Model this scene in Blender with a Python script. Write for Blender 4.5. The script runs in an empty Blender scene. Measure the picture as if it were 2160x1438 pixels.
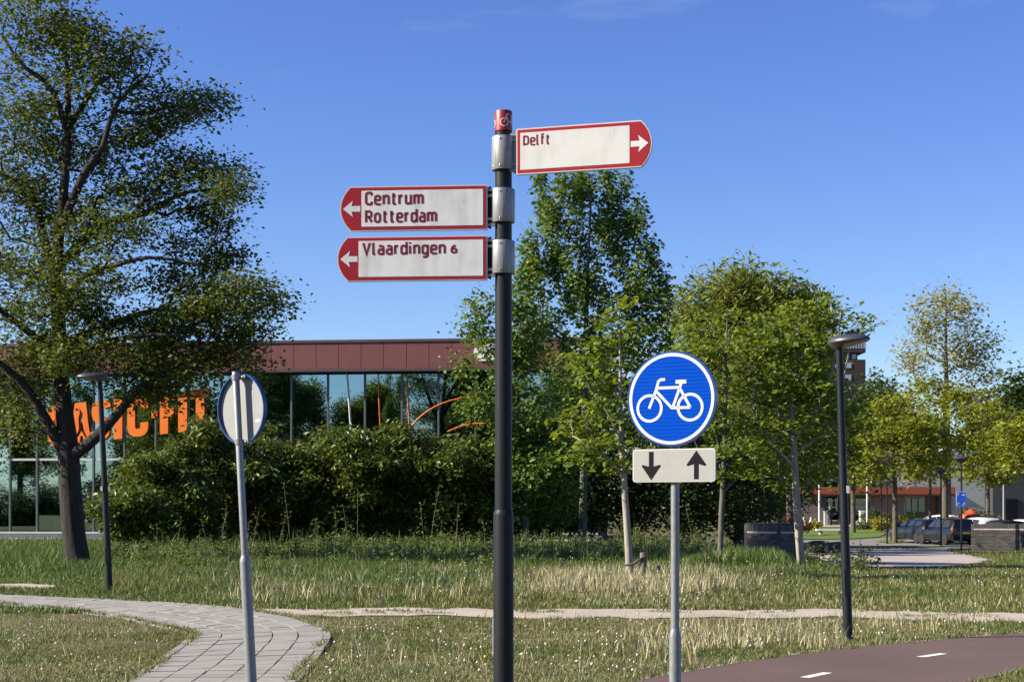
import bpy, bmesh, math, random
import numpy as np
from mathutils import Vector, Matrix
from mathutils.geometry import tessellate_polygon

random.seed(7)
RNG = np.random.default_rng(11)
R = math.radians
scene = bpy.context.scene
COL = scene.collection

# ------------------------------------------------------------------ camera, sky, sun, exposure
F, CX, HY, EYE = 3300.0, 1080.0, 1070.0, 1.65
cam_d = bpy.data.cameras.new("camera")
cam_d.sensor_fit = 'HORIZONTAL'
cam_d.sensor_width = 36.0
cam_d.lens = 36.0 * F / 2160.0
cam_d.shift_y = (HY - 719.0) / 2160.0
cam_d.clip_start = 0.1
cam_d.clip_end = 6000.0
cam = bpy.data.objects.new("camera", cam_d)
COL.objects.link(cam)
cam.location = (0, 0, EYE)
cam.rotation_euler = (R(90), 0, 0)
scene.camera = cam

SUN_EL, SUN_BACK = 31.0, 9.0            # elevation; degrees behind the camera's left
sd = Vector((-math.cos(R(SUN_BACK)) * math.cos(R(SUN_EL)), -math.sin(R(SUN_BACK)) * math.cos(R(SUN_EL)), math.sin(R(SUN_EL))))
world = bpy.data.worlds.new("World")
scene.world = world
world.use_nodes = True
wn, wl = world.node_tree.nodes, world.node_tree.links
wn.clear()
sky = wn.new('ShaderNodeTexSky')
sky.sky_type = 'NISHITA'
sky.sun_disc = False
sky.sun_elevation = R(SUN_EL)
sky.sun_rotation = math.atan2(sd.x, sd.y)
sky.air_density = 1.0
sky.dust_density = 0.3
sky.ozone_density = 5.0
bg = wn.new('ShaderNodeBackground')
bg.inputs['Strength'].default_value = 0.077
wo = wn.new('ShaderNodeOutputWorld')
hsv = wn.new('ShaderNodeHueSaturation'); hsv.inputs['Saturation'].default_value = 1.16; hsv.inputs['Hue'].default_value = 0.520
wl.new(sky.outputs[0], hsv.inputs['Color'])
# a few very thin cloud wisps
wtc = wn.new('ShaderNodeTexCoord'); wmp = wn.new('ShaderNodeMapping'); wmp.inputs['Scale'].default_value = (2.2, 2.2, 9.0); wmp.inputs['Location'].default_value = (0.35, 0.1, 0.0)
wnz = wn.new('ShaderNodeTexNoise'); wnz.inputs['Scale'].default_value = 1.6; wnz.inputs['Detail'].default_value = 7; wnz.inputs['Roughness'].default_value = 0.55
wl.new(wtc.outputs['Generated'], wmp.inputs[0]); wl.new(wmp.outputs[0], wnz.inputs['Vector'])
wmr = wn.new('ShaderNodeMapRange'); wmr.inputs['From Min'].default_value = 0.56; wmr.inputs['From Max'].default_value = 0.82; wmr.inputs['To Max'].default_value = 0.30
wl.new(wnz.outputs['Fac'], wmr.inputs['Value'])
wmx = wn.new('ShaderNodeMixRGB'); wmx.inputs[2].default_value = (5.2, 5.6, 6.4, 1)
wl.new(wmr.outputs[0], wmx.inputs[0]); wl.new(hsv.outputs[0], wmx.inputs[1])
wl.new(wmx.outputs[0], bg.inputs['Color'])
wl.new(bg.outputs[0], wo.inputs['Surface'])

sun_d = bpy.data.lights.new("sun", 'SUN')
sun_d.energy = 4.8
sun_d.angle = R(0.53)
sun_d.color = (1.0, 0.915, 0.74)
sun = bpy.data.objects.new("sun", sun_d)
COL.objects.link(sun)
sun.rotation_euler = sd.to_track_quat('Z', 'Y').to_euler()
sun.location = (-30, -10, 30)

vs = scene.view_settings
scene.display_settings.display_device = 'sRGB'
vs.view_transform = 'Standard'
vs.look = 'None'
vs.exposure = 1.2
vs.gamma = 1.0
vs.use_curve_mapping = False
scene.render.engine = 'CYCLES'
scene.cycles.use_denoising = True
scene.cycles.max_bounces = 8
scene.cycles.transparent_max_bounces = 12

# ------------------------------------------------------------------ helpers
def P(px, py, Z):
    return Vector(((px - CX) / F * Z, Z, EYE - (py - HY) / F * Z))

def G(px, py, z=0.0):
    Z = F * (EYE - z) / (py - HY)
    return Vector(((px - CX) / F * Z, Z, z))

def srgb(r, g, b):
    f = lambda c: (c / 255 / 12.92) if c / 255 <= 0.04045 else ((c / 255 + 0.055) / 1.055) ** 2.4
    return (f(r), f(g), f(b))

def tag(o, label=None, cat=None, group=None, kind=None):
    if label: o['label'] = label
    if cat: o['category'] = cat
    if group: o['group'] = group
    if kind: o['kind'] = kind
    return o

def thing(name, label, cat, loc=(0, 0, 0), rotz=0.0, group=None, lean=0.0):
    o = bpy.data.objects.new(name, None)
    o.empty_display_size = 0.2
    COL.objects.link(o)
    o.location = loc
    o.rotation_euler = (0, lean, rotz)
    return tag(o, label, cat, group)

def link(name, me, mat, parent=None):
    if mat is not None and len(me.materials) == 0:
        for m in (mat if isinstance(mat, (list, tuple)) else [mat]):
            me.materials.append(m)
    o = bpy.data.objects.new(name, me)
    COL.objects.link(o)
    if parent is not None: o.parent = parent
    return o

def copy_tree(o, parent=None):
    c = o.copy()
    COL.objects.link(c)
    if parent is not None: c.parent = parent
    for ch in list(o.children): copy_tree(ch, c)
    return c

class MB:
    def __init__(s): s.v, s.f, s.m, s.mi = [], [], [], 0
    def add(s, vs, fs):
        b = len(s.v)
        s.v += [tuple(v) for v in vs]
        for f in fs:
            s.f.append([i + b for i in f]); s.m.append(s.mi)
    def box(s, x0, x1, y0, y1, z0, z1, M=None):
        vs = [Vector((x, y, z)) for z in (z0, z1) for y in (y0, y1) for x in (x0, x1)]
        if M is not None: vs = [M @ v for v in vs]
        s.add(vs, [(0, 2, 3, 1), (4, 5, 7, 6), (0, 1, 5, 4), (2, 6, 7, 3), (0, 4, 6, 2), (1, 3, 7, 5)])
        return s
    def tube(s, pts, rad, n=8, caps=True):
        pts = [Vector(p) for p in pts]
        rad = [rad] * len(pts) if isinstance(rad, (int, float)) else rad
        vs, fs = [], []
        ref = None
        for i, p in enumerate(pts):
            d = (pts[min(i + 1, len(pts) - 1)] - pts[max(i - 1, 0)])
            d = d.normalized() if d.length > 1e-9 else Vector((0, 0, 1))
            if ref is None: ref = Vector((1, 0, 0)) if abs(d.x) < 0.8 else Vector((0, 1, 0))
            a = d.cross(ref).normalized(); b = d.cross(a).normalized()
            ref = -b if (-b).dot(ref) > 0 else b
            a = d.cross(ref).normalized(); b = ref
            for k in range(n):
                t = 2 * math.pi * k / n
                vs.append(p + (a * math.cos(t) + b * math.sin(t)) * rad[i])
        for i in range(len(pts) - 1):
            for k in range(n):
                k2 = (k + 1) % n
                fs.append((i * n + k, i * n + k2, (i + 1) * n + k2, (i + 1) * n + k))
        if caps:
            fs.append(tuple(range(n))[::-1]); fs.append(tuple((len(pts) - 1) * n + k for k in range(n)))
        s.add(vs, fs)
        return s
    def lathe(s, prof, n=24, M=None, sx=1.0, sy=1.0):
        vs, fs = [], []
        for r, z in prof:
            for k in range(n):
                t = 2 * math.pi * k / n
                v = Vector((r * math.cos(t) * sx, r * math.sin(t) * sy, z))
                vs.append(M @ v if M is not None else v)
        for i in range(len(prof) - 1):
            for k in range(n):
                k2 = (k + 1) % n
                fs.append((i * n + k, i * n + k2, (i + 1) * n + k2, (i + 1) * n + k))
        if prof[0][0] > 1e-6: fs.append(tuple(range(n))[::-1])
        if prof[-1][0] > 1e-6: fs.append(tuple((len(prof) - 1) * n + k for k in range(n)))
        s.add(vs, fs)
        return s
    def prism(s, outline, d0, d1, T):
        """outline in (u, v); T maps (u, v, d) to a point; extruded from d0 to d1"""
        n = len(outline)
        vs = [T(u, v, d0) for u, v in outline] + [T(u, v, d1) for u, v in outline]
        fs = [tuple(range(n))[::-1], tuple(range(n, 2 * n))]
        for i in range(n):
            j = (i + 1) % n
            fs.append((i, j, n + j, n + i))
        s.add(vs, fs)
        return s
    def build(s, name, mat, parent=None, smooth=None):
        me = bpy.data.meshes.new(name)
        me.from_pydata(s.v, [], s.f)
        o = link(name, me, mat, parent)
        if isinstance(mat, (list, tuple)):
            me.polygons.foreach_set('material_index', s.m)
        bm = bmesh.new(); bm.from_mesh(me)
        bmesh.ops.recalc_face_normals(bm, faces=bm.faces)
        bm.to_mesh(me); bm.free()
        if smooth:
            me.polygons.foreach_set('use_smooth', [True] * len(me.polygons))
            me.set_sharp_from_angle(angle=R(smooth))
        me.update()
        return o

def mesh_np(name, V, faces, smooth=False, attr=None):
    """V (n,3); faces: list of int arrays (m,k)"""
    me = bpy.data.meshes.new(name)
    V = np.ascontiguousarray(V, dtype=np.float32)
    me.vertices.add(len(V)); me.vertices.foreach_set('co', V.ravel())
    loops = np.concatenate([f.ravel() for f in faces]).astype(np.int32)
    tot = np.concatenate([np.full(len(f), f.shape[1], np.int32) for f in faces])
    st = np.zeros(len(tot), np.int32); st[1:] = np.cumsum(tot)[:-1]
    me.loops.add(len(loops)); me.loops.foreach_set('vertex_index', loops)
    me.polygons.add(len(tot)); me.polygons.foreach_set('loop_start', st)
    try: me.polygons.foreach_set('loop_total', tot)
    except Exception: pass
    if smooth: me.polygons.foreach_set('use_smooth', np.ones(len(tot), bool))
    if attr:
        for k, a in attr.items():
            at = me.attributes.new(k, 'FLOAT', 'POINT'); at.data.foreach_set('value', np.ascontiguousarray(a, dtype=np.float32))
    me.update(calc_edges=True)
    return me

def vnoise(x, y, s, seed=0):
    """smooth 2-D value noise, 0..1"""
    x, y = np.asarray(x) / s, np.asarray(y) / s
    xi, yi = np.floor(x).astype(int), np.floor(y).astype(int)
    fx, fy = x - xi, y - yi
    fx, fy = fx * fx * (3 - 2 * fx), fy * fy * (3 - 2 * fy)
    def h(i, j):
        n = (i * 374761393 + j * 668265263 + seed * 974711) & 0xffffffff
        n = ((n ^ (n >> 13)) * 1274126177) & 0xffffffff
        return ((n ^ (n >> 16)) & 0xffff) / 65535.0
    return (h(xi, yi) * (1 - fx) + h(xi + 1, yi) * fx) * (1 - fy) + (h(xi, yi + 1) * (1 - fx) + h(xi + 1, yi + 1) * fx) * fy

def inside(x, y, poly):
    x, y = np.asarray(x), np.asarray(y)
    r = np.zeros(x.shape, bool)
    n = len(poly)
    for i in range(n):
        x0, y0 = poly[i][0], poly[i][1]; x1, y1 = poly[(i + 1) % n][0], poly[(i + 1) % n][1]
        c = (y0 > y) != (y1 > y)
        if y0 != y1: r ^= c & (x < (x1 - x0) * (y - y0) / (y1 - y0) + x0)
    return r

def smooth_curve(pts, step):
    """Catmull-Rom through pts (tuples), resampled at about `step`"""
    p = np.array(pts, float)
    p = np.vstack([2 * p[0] - p[1], p, 2 * p[-1] - p[-2]])
    out = []
    for i in range(1, len(p) - 2):
        for t in np.linspace(0, 1, 40, endpoint=False):
            a, b, c, d = p[i - 1], p[i], p[i + 1], p[i + 2]
            out.append(0.5 * (2 * b + (c - a) * t + (2 * a - 5 * b + 4 * c - d) * t * t + (3 * b - a - 3 * c + d) * t ** 3))
    out.append(p[-2]); out = np.array(out)
    L = np.concatenate([[0], np.cumsum(np.linalg.norm(np.diff(out, axis=0), axis=1))])
    s = np.linspace(0, L[-1], max(2, int(round(L[-1] / step)) + 1))
    return np.stack([np.interp(s, L, out[:, k]) for k in range(out.shape[1])], 1)

# ------------------------------------------------------------------ materials
def mat(name):
    m = bpy.data.materials.new(name); m.use_nodes = True
    n = m.node_tree.nodes; n.clear()
    out = n.new('ShaderNodeOutputMaterial')
    return m, n, m.node_tree.links, out

def noise(n, l, scale, detail=4, coord='Object', rough=0.6, vec=None):
    tc = n.new('ShaderNodeTexCoord')
    t = n.new('ShaderNodeTexNoise')
    t.inputs['Scale'].default_value = scale; t.inputs['Detail'].default_value = detail; t.inputs['Roughness'].default_value = rough
    if vec is not None:
        mp = n.new('ShaderNodeMapping'); mp.inputs['Scale'].default_value = vec
        l.new(tc.outputs[coord], mp.inputs[0]); l.new(mp.outputs[0], t.inputs['Vector'])
    else:
        l.new(tc.outputs[coord], t.inputs['Vector'])
    return t.outputs['Fac']

def ramp(n, l, fac, stops):
    r = n.new('ShaderNodeValToRGB')
    e = r.color_ramp.elements
    while len(e) < len(stops): e.new(0.5)
    for k, (p, c) in enumerate(stops):
        e[k].position = p; e[k].color = (*c, 1) if len(c) == 3 else c
    l.new(fac, r.inputs[0])
    return r.outputs[0]

def plain(name, c, rough=0.5, metal=0.0, var=0.12, scale=12.0, bump=0.0, spec=0.5, coat=0.0, vec=None):
    """painted / metal / stone surface with a little grain and wear"""
    m, n, l, out = mat(name)
    b = n.new('ShaderNodeBsdfPrincipled')
    f = noise(n, l, scale, 5, vec=vec)
    lo = tuple(max(0, x * (1 - var)) for x in c); hi = tuple(min(1, x * (1 + var)) for x in c)
    l.new(ramp(n, l, f, [(0.3, lo), (0.7, hi)]), b.inputs['Base Color'])
    b.inputs['Roughness'].default_value = rough
    b.inputs['Metallic'].default_value = metal
    b.inputs['Specular IOR Level'].default_value = spec
    b.inputs['Coat Weight'].default_value = coat
    if bump:
        f2 = noise(n, l, scale * 4, 6, vec=vec)
        bp = n.new('ShaderNodeBump'); bp.inputs['Strength'].default_value = bump; bp.inputs['Distance'].default_value = 0.02
        l.new(f2, bp.inputs['Height']); l.new(bp.outputs[0], b.inputs['Normal'])
    l.new(b.outputs[0], out.inputs[0])
    return m

def leafmat(name, c1, c2, c3, trans=0.35, rough=0.6, patch=0.5):
    """leaf colours vary from leaf to leaf (c1..c3) and softly from clump to clump"""
    m, n, l, out = mat(name)
    g = n.new('ShaderNodeNewGeometry')
    f = noise(n, l, patch, 2)
    mx = n.new('ShaderNodeMath'); mx.operation = 'MULTIPLY_ADD'
    mx.inputs[1].default_value = 0.55
    l.new(g.outputs['Random Per Island'], mx.inputs[0])
    m2 = n.new('ShaderNodeMath'); m2.operation = 'MULTIPLY'; m2.inputs[1].default_value = 0.45
    l.new(f, m2.inputs[0]); l.new(m2.outputs[0], mx.inputs[2])
    col = ramp(n, l, mx.outputs[0], [(0.15, c1), (0.5, c2), (0.9, c3)])
    b = n.new('ShaderNodeBsdfPrincipled')
    l.new(col, b.inputs['Base Color']); b.inputs['Roughness'].default_value = rough
    b.inputs['Specular IOR Level'].default_value = 0.25
    t = n.new('ShaderNodeBsdfTranslucent')
    hs = n.new('ShaderNodeHueSaturation'); hs.inputs['Hue'].default_value = 0.48; hs.inputs['Saturation'].default_value = 1.15; hs.inputs['Value'].default_value = 1.5
    l.new(col, hs.inputs['Color']); l.new(hs.outputs[0], t.inputs['Color'])
    mix = n.new('ShaderNodeMixShader'); mix.inputs[0].default_value = trans
    l.new(b.outputs[0], mix.inputs[1]); l.new(t.outputs[0], mix.inputs[2])
    l.new(mix.outputs[0], out.inputs[0])
    return m

def barkmat(name, c1, c2, scale=10, bump=0.5):
    m, n, l, out = mat(name)
    b = n.new('ShaderNodeBsdfPrincipled')
    f = noise(n, l, scale, 8, vec=(1, 1, 0.22), rough=0.7)
    l.new(ramp(n, l, f, [(0.35, c1), (0.7, c2)]), b.inputs['Base Color'])
    b.inputs['Roughness'].default_value = 0.9
    bp = n.new('ShaderNodeBump'); bp.inputs['Strength'].default_value = bump; bp.inputs['Distance'].default_value = 0.06
    l.new(f, bp.inputs['Height']); l.new(bp.outputs[0], b.inputs['Normal'])
    l.new(b.outputs[0], out.inputs[0])
    return m

M = {}
M['anthracite'] = plain('anthracite paint', (0.0115, 0.0135, 0.0165), 0.5, 0, 0.2, 25, 0.02, 0.2)
M['lamp_paint'] = plain('dark lamp paint', (0.010, 0.012, 0.016), 0.5, 0, 0.2, 20, 0.02, 0.22)
M['lamp_head'] = plain('grey lamp shell', (0.036, 0.04, 0.048), 0.42, 0, 0.15, 20)
M['lamp_lens'] = plain('lamp lens', (0.09, 0.075, 0.06), 0.25, 0, 0.1, 10)
M['galv'] = plain('galvanised steel', (0.20, 0.212, 0.22), 0.5, 0.3, 0.16, 40, 0.03, vec=(1, 1, 0.5))
M['clamp'] = plain('aluminium clamp', (0.235, 0.24, 0.245), 0.42, 0.2, 0.1, 30)
M['bolt'] = plain('bright bolt', (0.6, 0.6, 0.6), 0.3, 0.8, 0.1, 60)
M['dark_gap'] = plain('black rubber', (0.012, 0.012, 0.013), 0.7)
M['sign_edge'] = plain('white sign edge', (0.55, 0.50, 0.50), 0.45, 0, 0.06, 9)
M['red'] = plain('sign red film', (0.30, 0.006, 0.014), 0.4, 0, 0.08, 6)
M['red_text'] = plain('sign red lettering', (0.16, 0.006, 0.022), 0.45, 0, 0.08, 6)
M['white_film'] = plain('white film', (0.62, 0.62, 0.60), 0.4, 0, 0.03, 6)
M['cap_red'] = plain('red cap film', (0.27, 0.008, 0.013), 0.45, 0, 0.1, 9)
M['black_film'] = plain('black film', (0.008, 0.008, 0.012), 0.6, 0, 0.1, 10, 0, 0.1)
M['blue_rim'] = plain('blue enamel rim', (0.010, 0.055, 0.20), 0.35, 0, 0.1, 15)
M['sign_back'] = plain('grey sign back', (0.245, 0.25, 0.25), 0.55, 0, 0.05, 5)
M['sticker'] = plain('pale sticker', (0.7, 0.68, 0.64), 0.6)

def dirty_field(name, base, stain, amount):
    """white sign face with soft grey run marks"""
    m, n, l, out = mat(name)
    b = n.new('ShaderNodeBsdfPrincipled')
    f = noise(n, l, 1.0, 5, vec=(22, 22, 3.0))
    f2 = noise(n, l, 7, 4)
    mm = n.new('ShaderNodeMath'); mm.operation = 'MULTIPLY'
    l.new(f, mm.inputs[0]); l.new(f2, mm.inputs[1])
    l.new(ramp(n, l, mm.outputs[0], [(0.20, base), (0.36, tuple(x * (1 - amount) for x in base)), (0.54, stain)]), b.inputs['Base Color'])
    b.inputs['Roughness'].default_value = 0.32
    l.new(b.outputs[0], out.inputs[0])
    return m
M['field'] = dirty_field('white sign face', (0.60, 0.60, 0.585), (0.42, 0.42, 0.39), 0.12)
M['field_dirty'] = dirty_field('weathered sign face', (0.72, 0.72, 0.69), (0.42, 0.42, 0.37), 0.17)
M['plate_grey'] = dirty_field('pale plate face', (0.34, 0.34, 0.325), (0.26, 0.26, 0.25), 0.06)

def ribbed_blue():
    m, n, l, out = mat('ribbed blue reflective film')
    b = n.new('ShaderNodeBsdfPrincipled')
    tc = n.new('ShaderNodeTexCoord'); w = n.new('ShaderNodeTexWave'); w.bands_direction = 'Z'
    w.inputs['Scale'].default_value = 13.5; w.inputs['Distortion'].default_value = 0.15
    l.new(tc.outputs['Object'], w.inputs['Vector'])
    l.new(ramp(n, l, w.outputs['Fac'], [(0.2, (0.0005, 0.042, 0.34)), (0.8, (0.001, 0.060, 0.43))]), b.inputs['Base Color'])
    b.inputs['Roughness'].default_value = 0.7; b.inputs['Specular IOR Level'].default_value = 0.03
    l.new(b.outputs[0], out.inputs[0])
    return m
M['blue'] = ribbed_blue()
M['park_blue'] = plain('parking sign blue', (0.01, 0.11, 0.62), 0.4)

# ------------------------------------------------------------------ stroke lettering
def fillet(pts, r, closed=False, seg=4):
    n = len(pts); out = []
    for i in range(n):
        if not closed and i in (0, n - 1): out.append(Vector(pts[i]).to_2d()); continue
        a, b, c = Vector(pts[i - 1]).to_2d(), Vector(pts[i]).to_2d(), Vector(pts[(i + 1) % n]).to_2d()
        u, v = (a - b), (c - b)
        k = min(r, u.length * 0.5, v.length * 0.5)
        p, q = b + u.normalized() * k, b + v.normalized() * k
        for s in range(seg + 1):
            t = s / seg
            out.append(p * (1 - t) ** 2 + b * 2 * t * (1 - t) + q * t * t)
    res = [out[0]]
    for p in out[1:]:
        if (p - res[-1]).length > 1e-5: res.append(p)
    if closed and (res[0] - res[-1]).length < 1e-5: res.pop()
    return res

def ribbon(mb, pts, w, T, d0, d1, closed=False):
    """a stroke of width w along pts (2-D), from depth d0 to d1"""
    n = len(pts); L, Rr = [], []
    for i in range(n):
        a = pts[i - 1] if (closed or i > 0) else None
        c = pts[(i + 1) % n] if (closed or i < n - 1) else None
        b = pts[i]
        d1_ = (b - a).normalized() if a is not None else (c - b).normalized()
        d2_ = (c - b).normalized() if c is not None else d1_
        n1, n2 = Vector((-d1_.y, d1_.x)), Vector((-d2_.y, d2_.x))
        m = (n1 + n2)
        m = m.normalized() if m.length > 1e-6 else n1
        k = w / 2 / max(0.45, m.dot(n1))
        L.append(b + m * k); Rr.append(b - m * k)
    vs = [T(p.x, p.y, d) for d in (d0, d1) for p in L] + [T(p.x, p.y, d) for d in (d0, d1) for p in Rr]
    fs = []
    for i in range(n if closed else n - 1):
        j = (i + 1) % n
        fs.append((n + i, n + j, 3 * n + j, 3 * n + i))
        fs.append((i, 2 * n + i, 2 * n + j, j))
        fs.append((i, j, n + j, n + i)); fs.append((2 * n + i, 3 * n + i, 3 * n + j, 2 * n + j))
    if not closed:
        fs.append((0, n, 3 * n, 2 * n)); e = n - 1
        fs.append((e, 2 * n + e, 3 * n + e, n + e))
    mb.add(vs, fs)

GL = {  # width, [(points, radius, closed)], capital height 10, x-height 7.2
 'D': (5.6, [([(0, 0), (0, 10)], 0, False), ([(0, 9.12), (5.6, 9.12), (5.6, .88), (0, .88)], 3.0, False)]),
 'C': (5.2, [([(5.2, 7.6), (5.2, 10), (0, 10), (0, 0), (5.2, 0), (5.2, 2.4)], 2.6, False)]),
 'R': (5.4, [([(0, 0), (0, 10)], 0, False), ([(0, 9.12), (5.2, 9.12), (5.2, 4.4), (0, 4.4)], 2.2, False), ([(2.6, 4.6), (5.5, 0)], 0, False)]),
 'V': (6.2, [([(0, 10), (3.1, 0), (6.2, 10)], 0, False)]),
 'e': (4.8, [([(0, 3.6), (4.8, 3.6), (4.8, 7.2), (0, 7.2), (0, 0), (4.6, 0), (4.7, 0.7)], 2.2, False)]),
 'l': (1.8, [([(0, 10.2), (0, 0), (1.7, 0)], 1.5, False)]),
 'f': (3.6, [([(1.2, 0), (1.2, 10.2), (3.6, 10.2)], 1.8, False), ([(0, 7), (3.4, 7)], 0, False)]),
 't': (3.5, [([(1.2, 9.4), (1.2, 0), (3.5, 0)], 1.8, False), ([(0, 7), (3.3, 7)], 0, False)]),
 'n': (4.7, [([(0, 0), (0, 7.9)], 0, False), ([(0, 5.6), (1.2, 7.2), (4.7, 7.2), (4.7, 0)], 2.0, False)]),
 'r': (2.8, [([(0, 0), (0, 7.9)], 0, False), ([(0, 5.2), (0.9, 7.0), (2.8, 7.2)], 1.0, False)]),
 'u': (4.7, [([(0, 7.9), (0, 0.2), (3.4, 0.2), (4.7, 1.8)], 2.0, False), ([(4.7, 7.9), (4.7, -.6)], 0, False)]),
 'm': (7.8, [([(0, 0), (0, 7.9)], 0, False), ([(0, 5.6), (1.0, 7.2), (3.9, 7.2), (3.9, 0)], 1.7, False), ([(3.9, 5.6), (4.9, 7.2), (7.8, 7.2), (7.8, 0)], 1.7, False)]),
 'o': (4.9, [([(0, 0), (0, 7.2), (4.9, 7.2), (4.9, 0)], 2.4, True)]),
 'd': (4.8, [([(4.8, 5.4), (3.4, 7.2), (0, 7.2), (0, 0), (3.4, 0), (4.8, 1.8)], 1.9, False), ([(4.8, 10.6), (4.8, -.7)], 0, False)]),
 'a': (4.5, [([(0.4, 7.2), (4.5, 7.2), (4.5, -.7)], 2.2, False), ([(4.5, 4.2), (0, 4.2), (0, 0), (4.5, 0)], 1.9, False)]),
 'i': (0.6, [([(0, 0), (0, 7.2)], 0, False), ([(0, 8.9), (0, 10.4)], 0, False)]),
 'g': (4.8, [([(4.8, 5.4), (3.4, 7.2), (0, 7.2), (0, 0), (3.4, 0), (4.8, 1.8)], 1.9, False), ([(4.8, 7.9), (4.8, -2.9), (0.4, -2.9)], 2.2, False)]),
 '6': (4.6, [([(4.0, 8.2), (1.8, 8.2), (0, 5), (0, 0), (4.6, 0), (4.6, 4.7), (0, 4.7)], 2.0, False)]),
 'P': (5.2, [([(0, 0), (0, 10)], 0, False), ([(0, 9.0), (5.2, 9.0), (5.2, 4.4), (0, 4.4)], 2.2, False)]),
}
def write(mb, text, x, y, size, T, d0, d1, stroke=2.0, gap=3.3, width=None):
    s = size / 10.0
    adv = sum(3.4 if c == ' ' else GL[c][0] + gap for c in text) - gap
    kx = s if width is None else width / (adv + 0.6)
    for c in text:
        if c == ' ': x += 3.4 * kx; continue
        w, strokes = GL[c]
        for pts, r, cl in strokes:
            q = [Vector((x + p[0] * kx, y + p[1] * s)) for p in (fillet([Vector(p) for p in pts], r, cl) if r else [Vector(p) for p in pts])]
            ribbon(mb, q, stroke * s, T, d0, d1, cl)
        x += (w + gap) * kx

BIKE = [  # x, y relative to the disc centre, disc radius 475; (points, stroke, closed)
 ('c', (-232, -88), 127, 27), ('c', (198, -88), 127, 27),
 ('p', [(-236, -90), (-160, 92), (-136, 176), (-112, 192), (-66, 192)], 27),
 ('p', [(-152, 110), (82, 110)], 27), ('p', [(-158, 78), (6, -90), (200, -90)], 27),
 ('p', [(16, -86), (106, 150)], 27), ('p', [(86, 108), (200, -90)], 27), ('p', [(46, 164), (158, 164)], 36)]
def bicycle(mb, cx, cy, k, T, d0, d1):
    for b in BIKE:
        if b[0] == 'c':
            pts = [Vector((cx + (b[1][0] + b[2] * math.cos(t)) * k, cy + (b[1][1] + b[2] * math.sin(t)) * k)) for t in [2 * math.pi * i / 28 for i in range(28)]]
            ribbon(mb, pts, b[3] * k, T, d0, d1, True)
        else:
            ribbon(mb, [Vector((cx + p[0] * k, cy + p[1] * k)) for p in b[1]], b[2] * k, T, d0, d1)

# ------------------------------------------------------------------ ground
HY_PROF = ([-1e4, 42, 68, 95, 115, 132, 200, 1e5], [0, 0, -0.32, -0.65, -0.35, 0.15, 0.3, 0.3])
def hgt(x, y):
    m = np.clip((np.asarray(x, float) - 6.0) / 8.0, 0, 1); m = m * m * (3 - 2 * m)
    return m * np.interp(y, *HY_PROF)

def groundmat():
    m, n, l, out = mat('meadow soil and short grass')
    b = n.new('ShaderNodeBsdfPrincipled')
    f1 = noise(n, l, 0.55, 6); f2 = noise(n, l, 9, 6)
    c1 = ramp(n, l, f2, [(0.3, (0.045, 0.046, 0.016)), (0.5, (0.09, 0.088, 0.034)), (0.72, (0.17, 0.155, 0.075))])
    c2 = ramp(n, l, f2, [(0.3, (0.07, 0.06, 0.03)), (0.7, (0.21, 0.18, 0.11))])
    mx = n.new('ShaderNodeMixRGB'); l.new(ramp(n, l, f1, [(0.45, (0, 0, 0)), (0.7, (1, 1, 1))]), mx.inputs[0])
    l.new(c1, mx.inputs[1]); l.new(c2, mx.inputs[2]); l.new(mx.outputs[0], b.inputs['Base Color'])
    b.inputs['Roughness'].default_value = 0.95; b.inputs['Specular IOR Level'].default_value = 0.1
    bp = n.new('ShaderNodeBump'); bp.inputs['Strength'].default_value = 0.7; bp.inputs['Distance'].default_value = 0.05
    l.new(f2, bp.inputs['Height']); l.new(bp.outputs[0], b.inputs['Normal'])
    l.new(b.outputs[0], out.inputs[0])
    return m
M['ground'] = groundmat()
def earthmat(name, c1, c2, c3, s1=1.2, s2=30, bump=0.4):
    m, n, l, out = mat(name)
    b = n.new('ShaderNodeBsdfPrincipled')
    f1 = noise(n, l, s1, 5); f2 = noise(n, l, s2, 6)
    mx = n.new('ShaderNodeMixRGB'); mx.inputs[0].default_value = 0.45
    l.new(ramp(n, l, f1, [(0.3, c1), (0.7, c3)]), mx.inputs[1]); l.new(ramp(n, l, f2, [(0.3, c1), (0.5, c2), (0.7, c3)]), mx.inputs[2])
    l.new(mx.outputs[0], b.inputs['Base Color'])
    b.inputs['Roughness'].default_value = 0.9; b.inputs['Specular IOR Level'].default_value = 0.2
    bp = n.new('ShaderNodeBump'); bp.inputs['Strength'].default_value = bump; bp.inputs['Distance'].default_value = 0.02
    l.new(f2, bp.inputs['Height']); l.new(bp.outputs[0], b.inputs['Normal'])
    l.new(b.outputs[0], out.inputs[0])
    return m
M['dirt'] = earthmat('trodden sandy earth', (0.27, 0.225, 0.18), (0.38, 0.32, 0.265), (0.47, 0.41, 0.345))
M['gravel'] = earthmat('sandy gravel', (0.27, 0.23, 0.195), (0.36, 0.31, 0.27), (0.43, 0.375, 0.33), 0.4, 18)
M['asphalt'] = earthmat('worn grey asphalt', (0.15, 0.145, 0.14), (0.19, 0.18, 0.175), (0.23, 0.22, 0.21), 0.3, 40, 0.15)
M['red_asphalt'] = earthmat('worn red asphalt', (0.088, 0.056, 0.051), (0.115, 0.075, 0.068), (0.145, 0.098, 0.088), 0.45, 70, 0.25)
M['marking'] = plain('worn road paint', (0.72, 0.70, 0.66), 0.7, 0, 0.1, 20)
M['lawn'] = earthmat('mown lawn', (0.06, 0.10, 0.018), (0.09, 0.14, 0.028), (0.13, 0.18, 0.04), 0.5, 14)
M['tile'] = earthmat('concrete paving tile', (0.225, 0.21, 0.188), (0.275, 0.258, 0.232), (0.325, 0.307, 0.277), 1.7, 45, 0.15)
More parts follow.
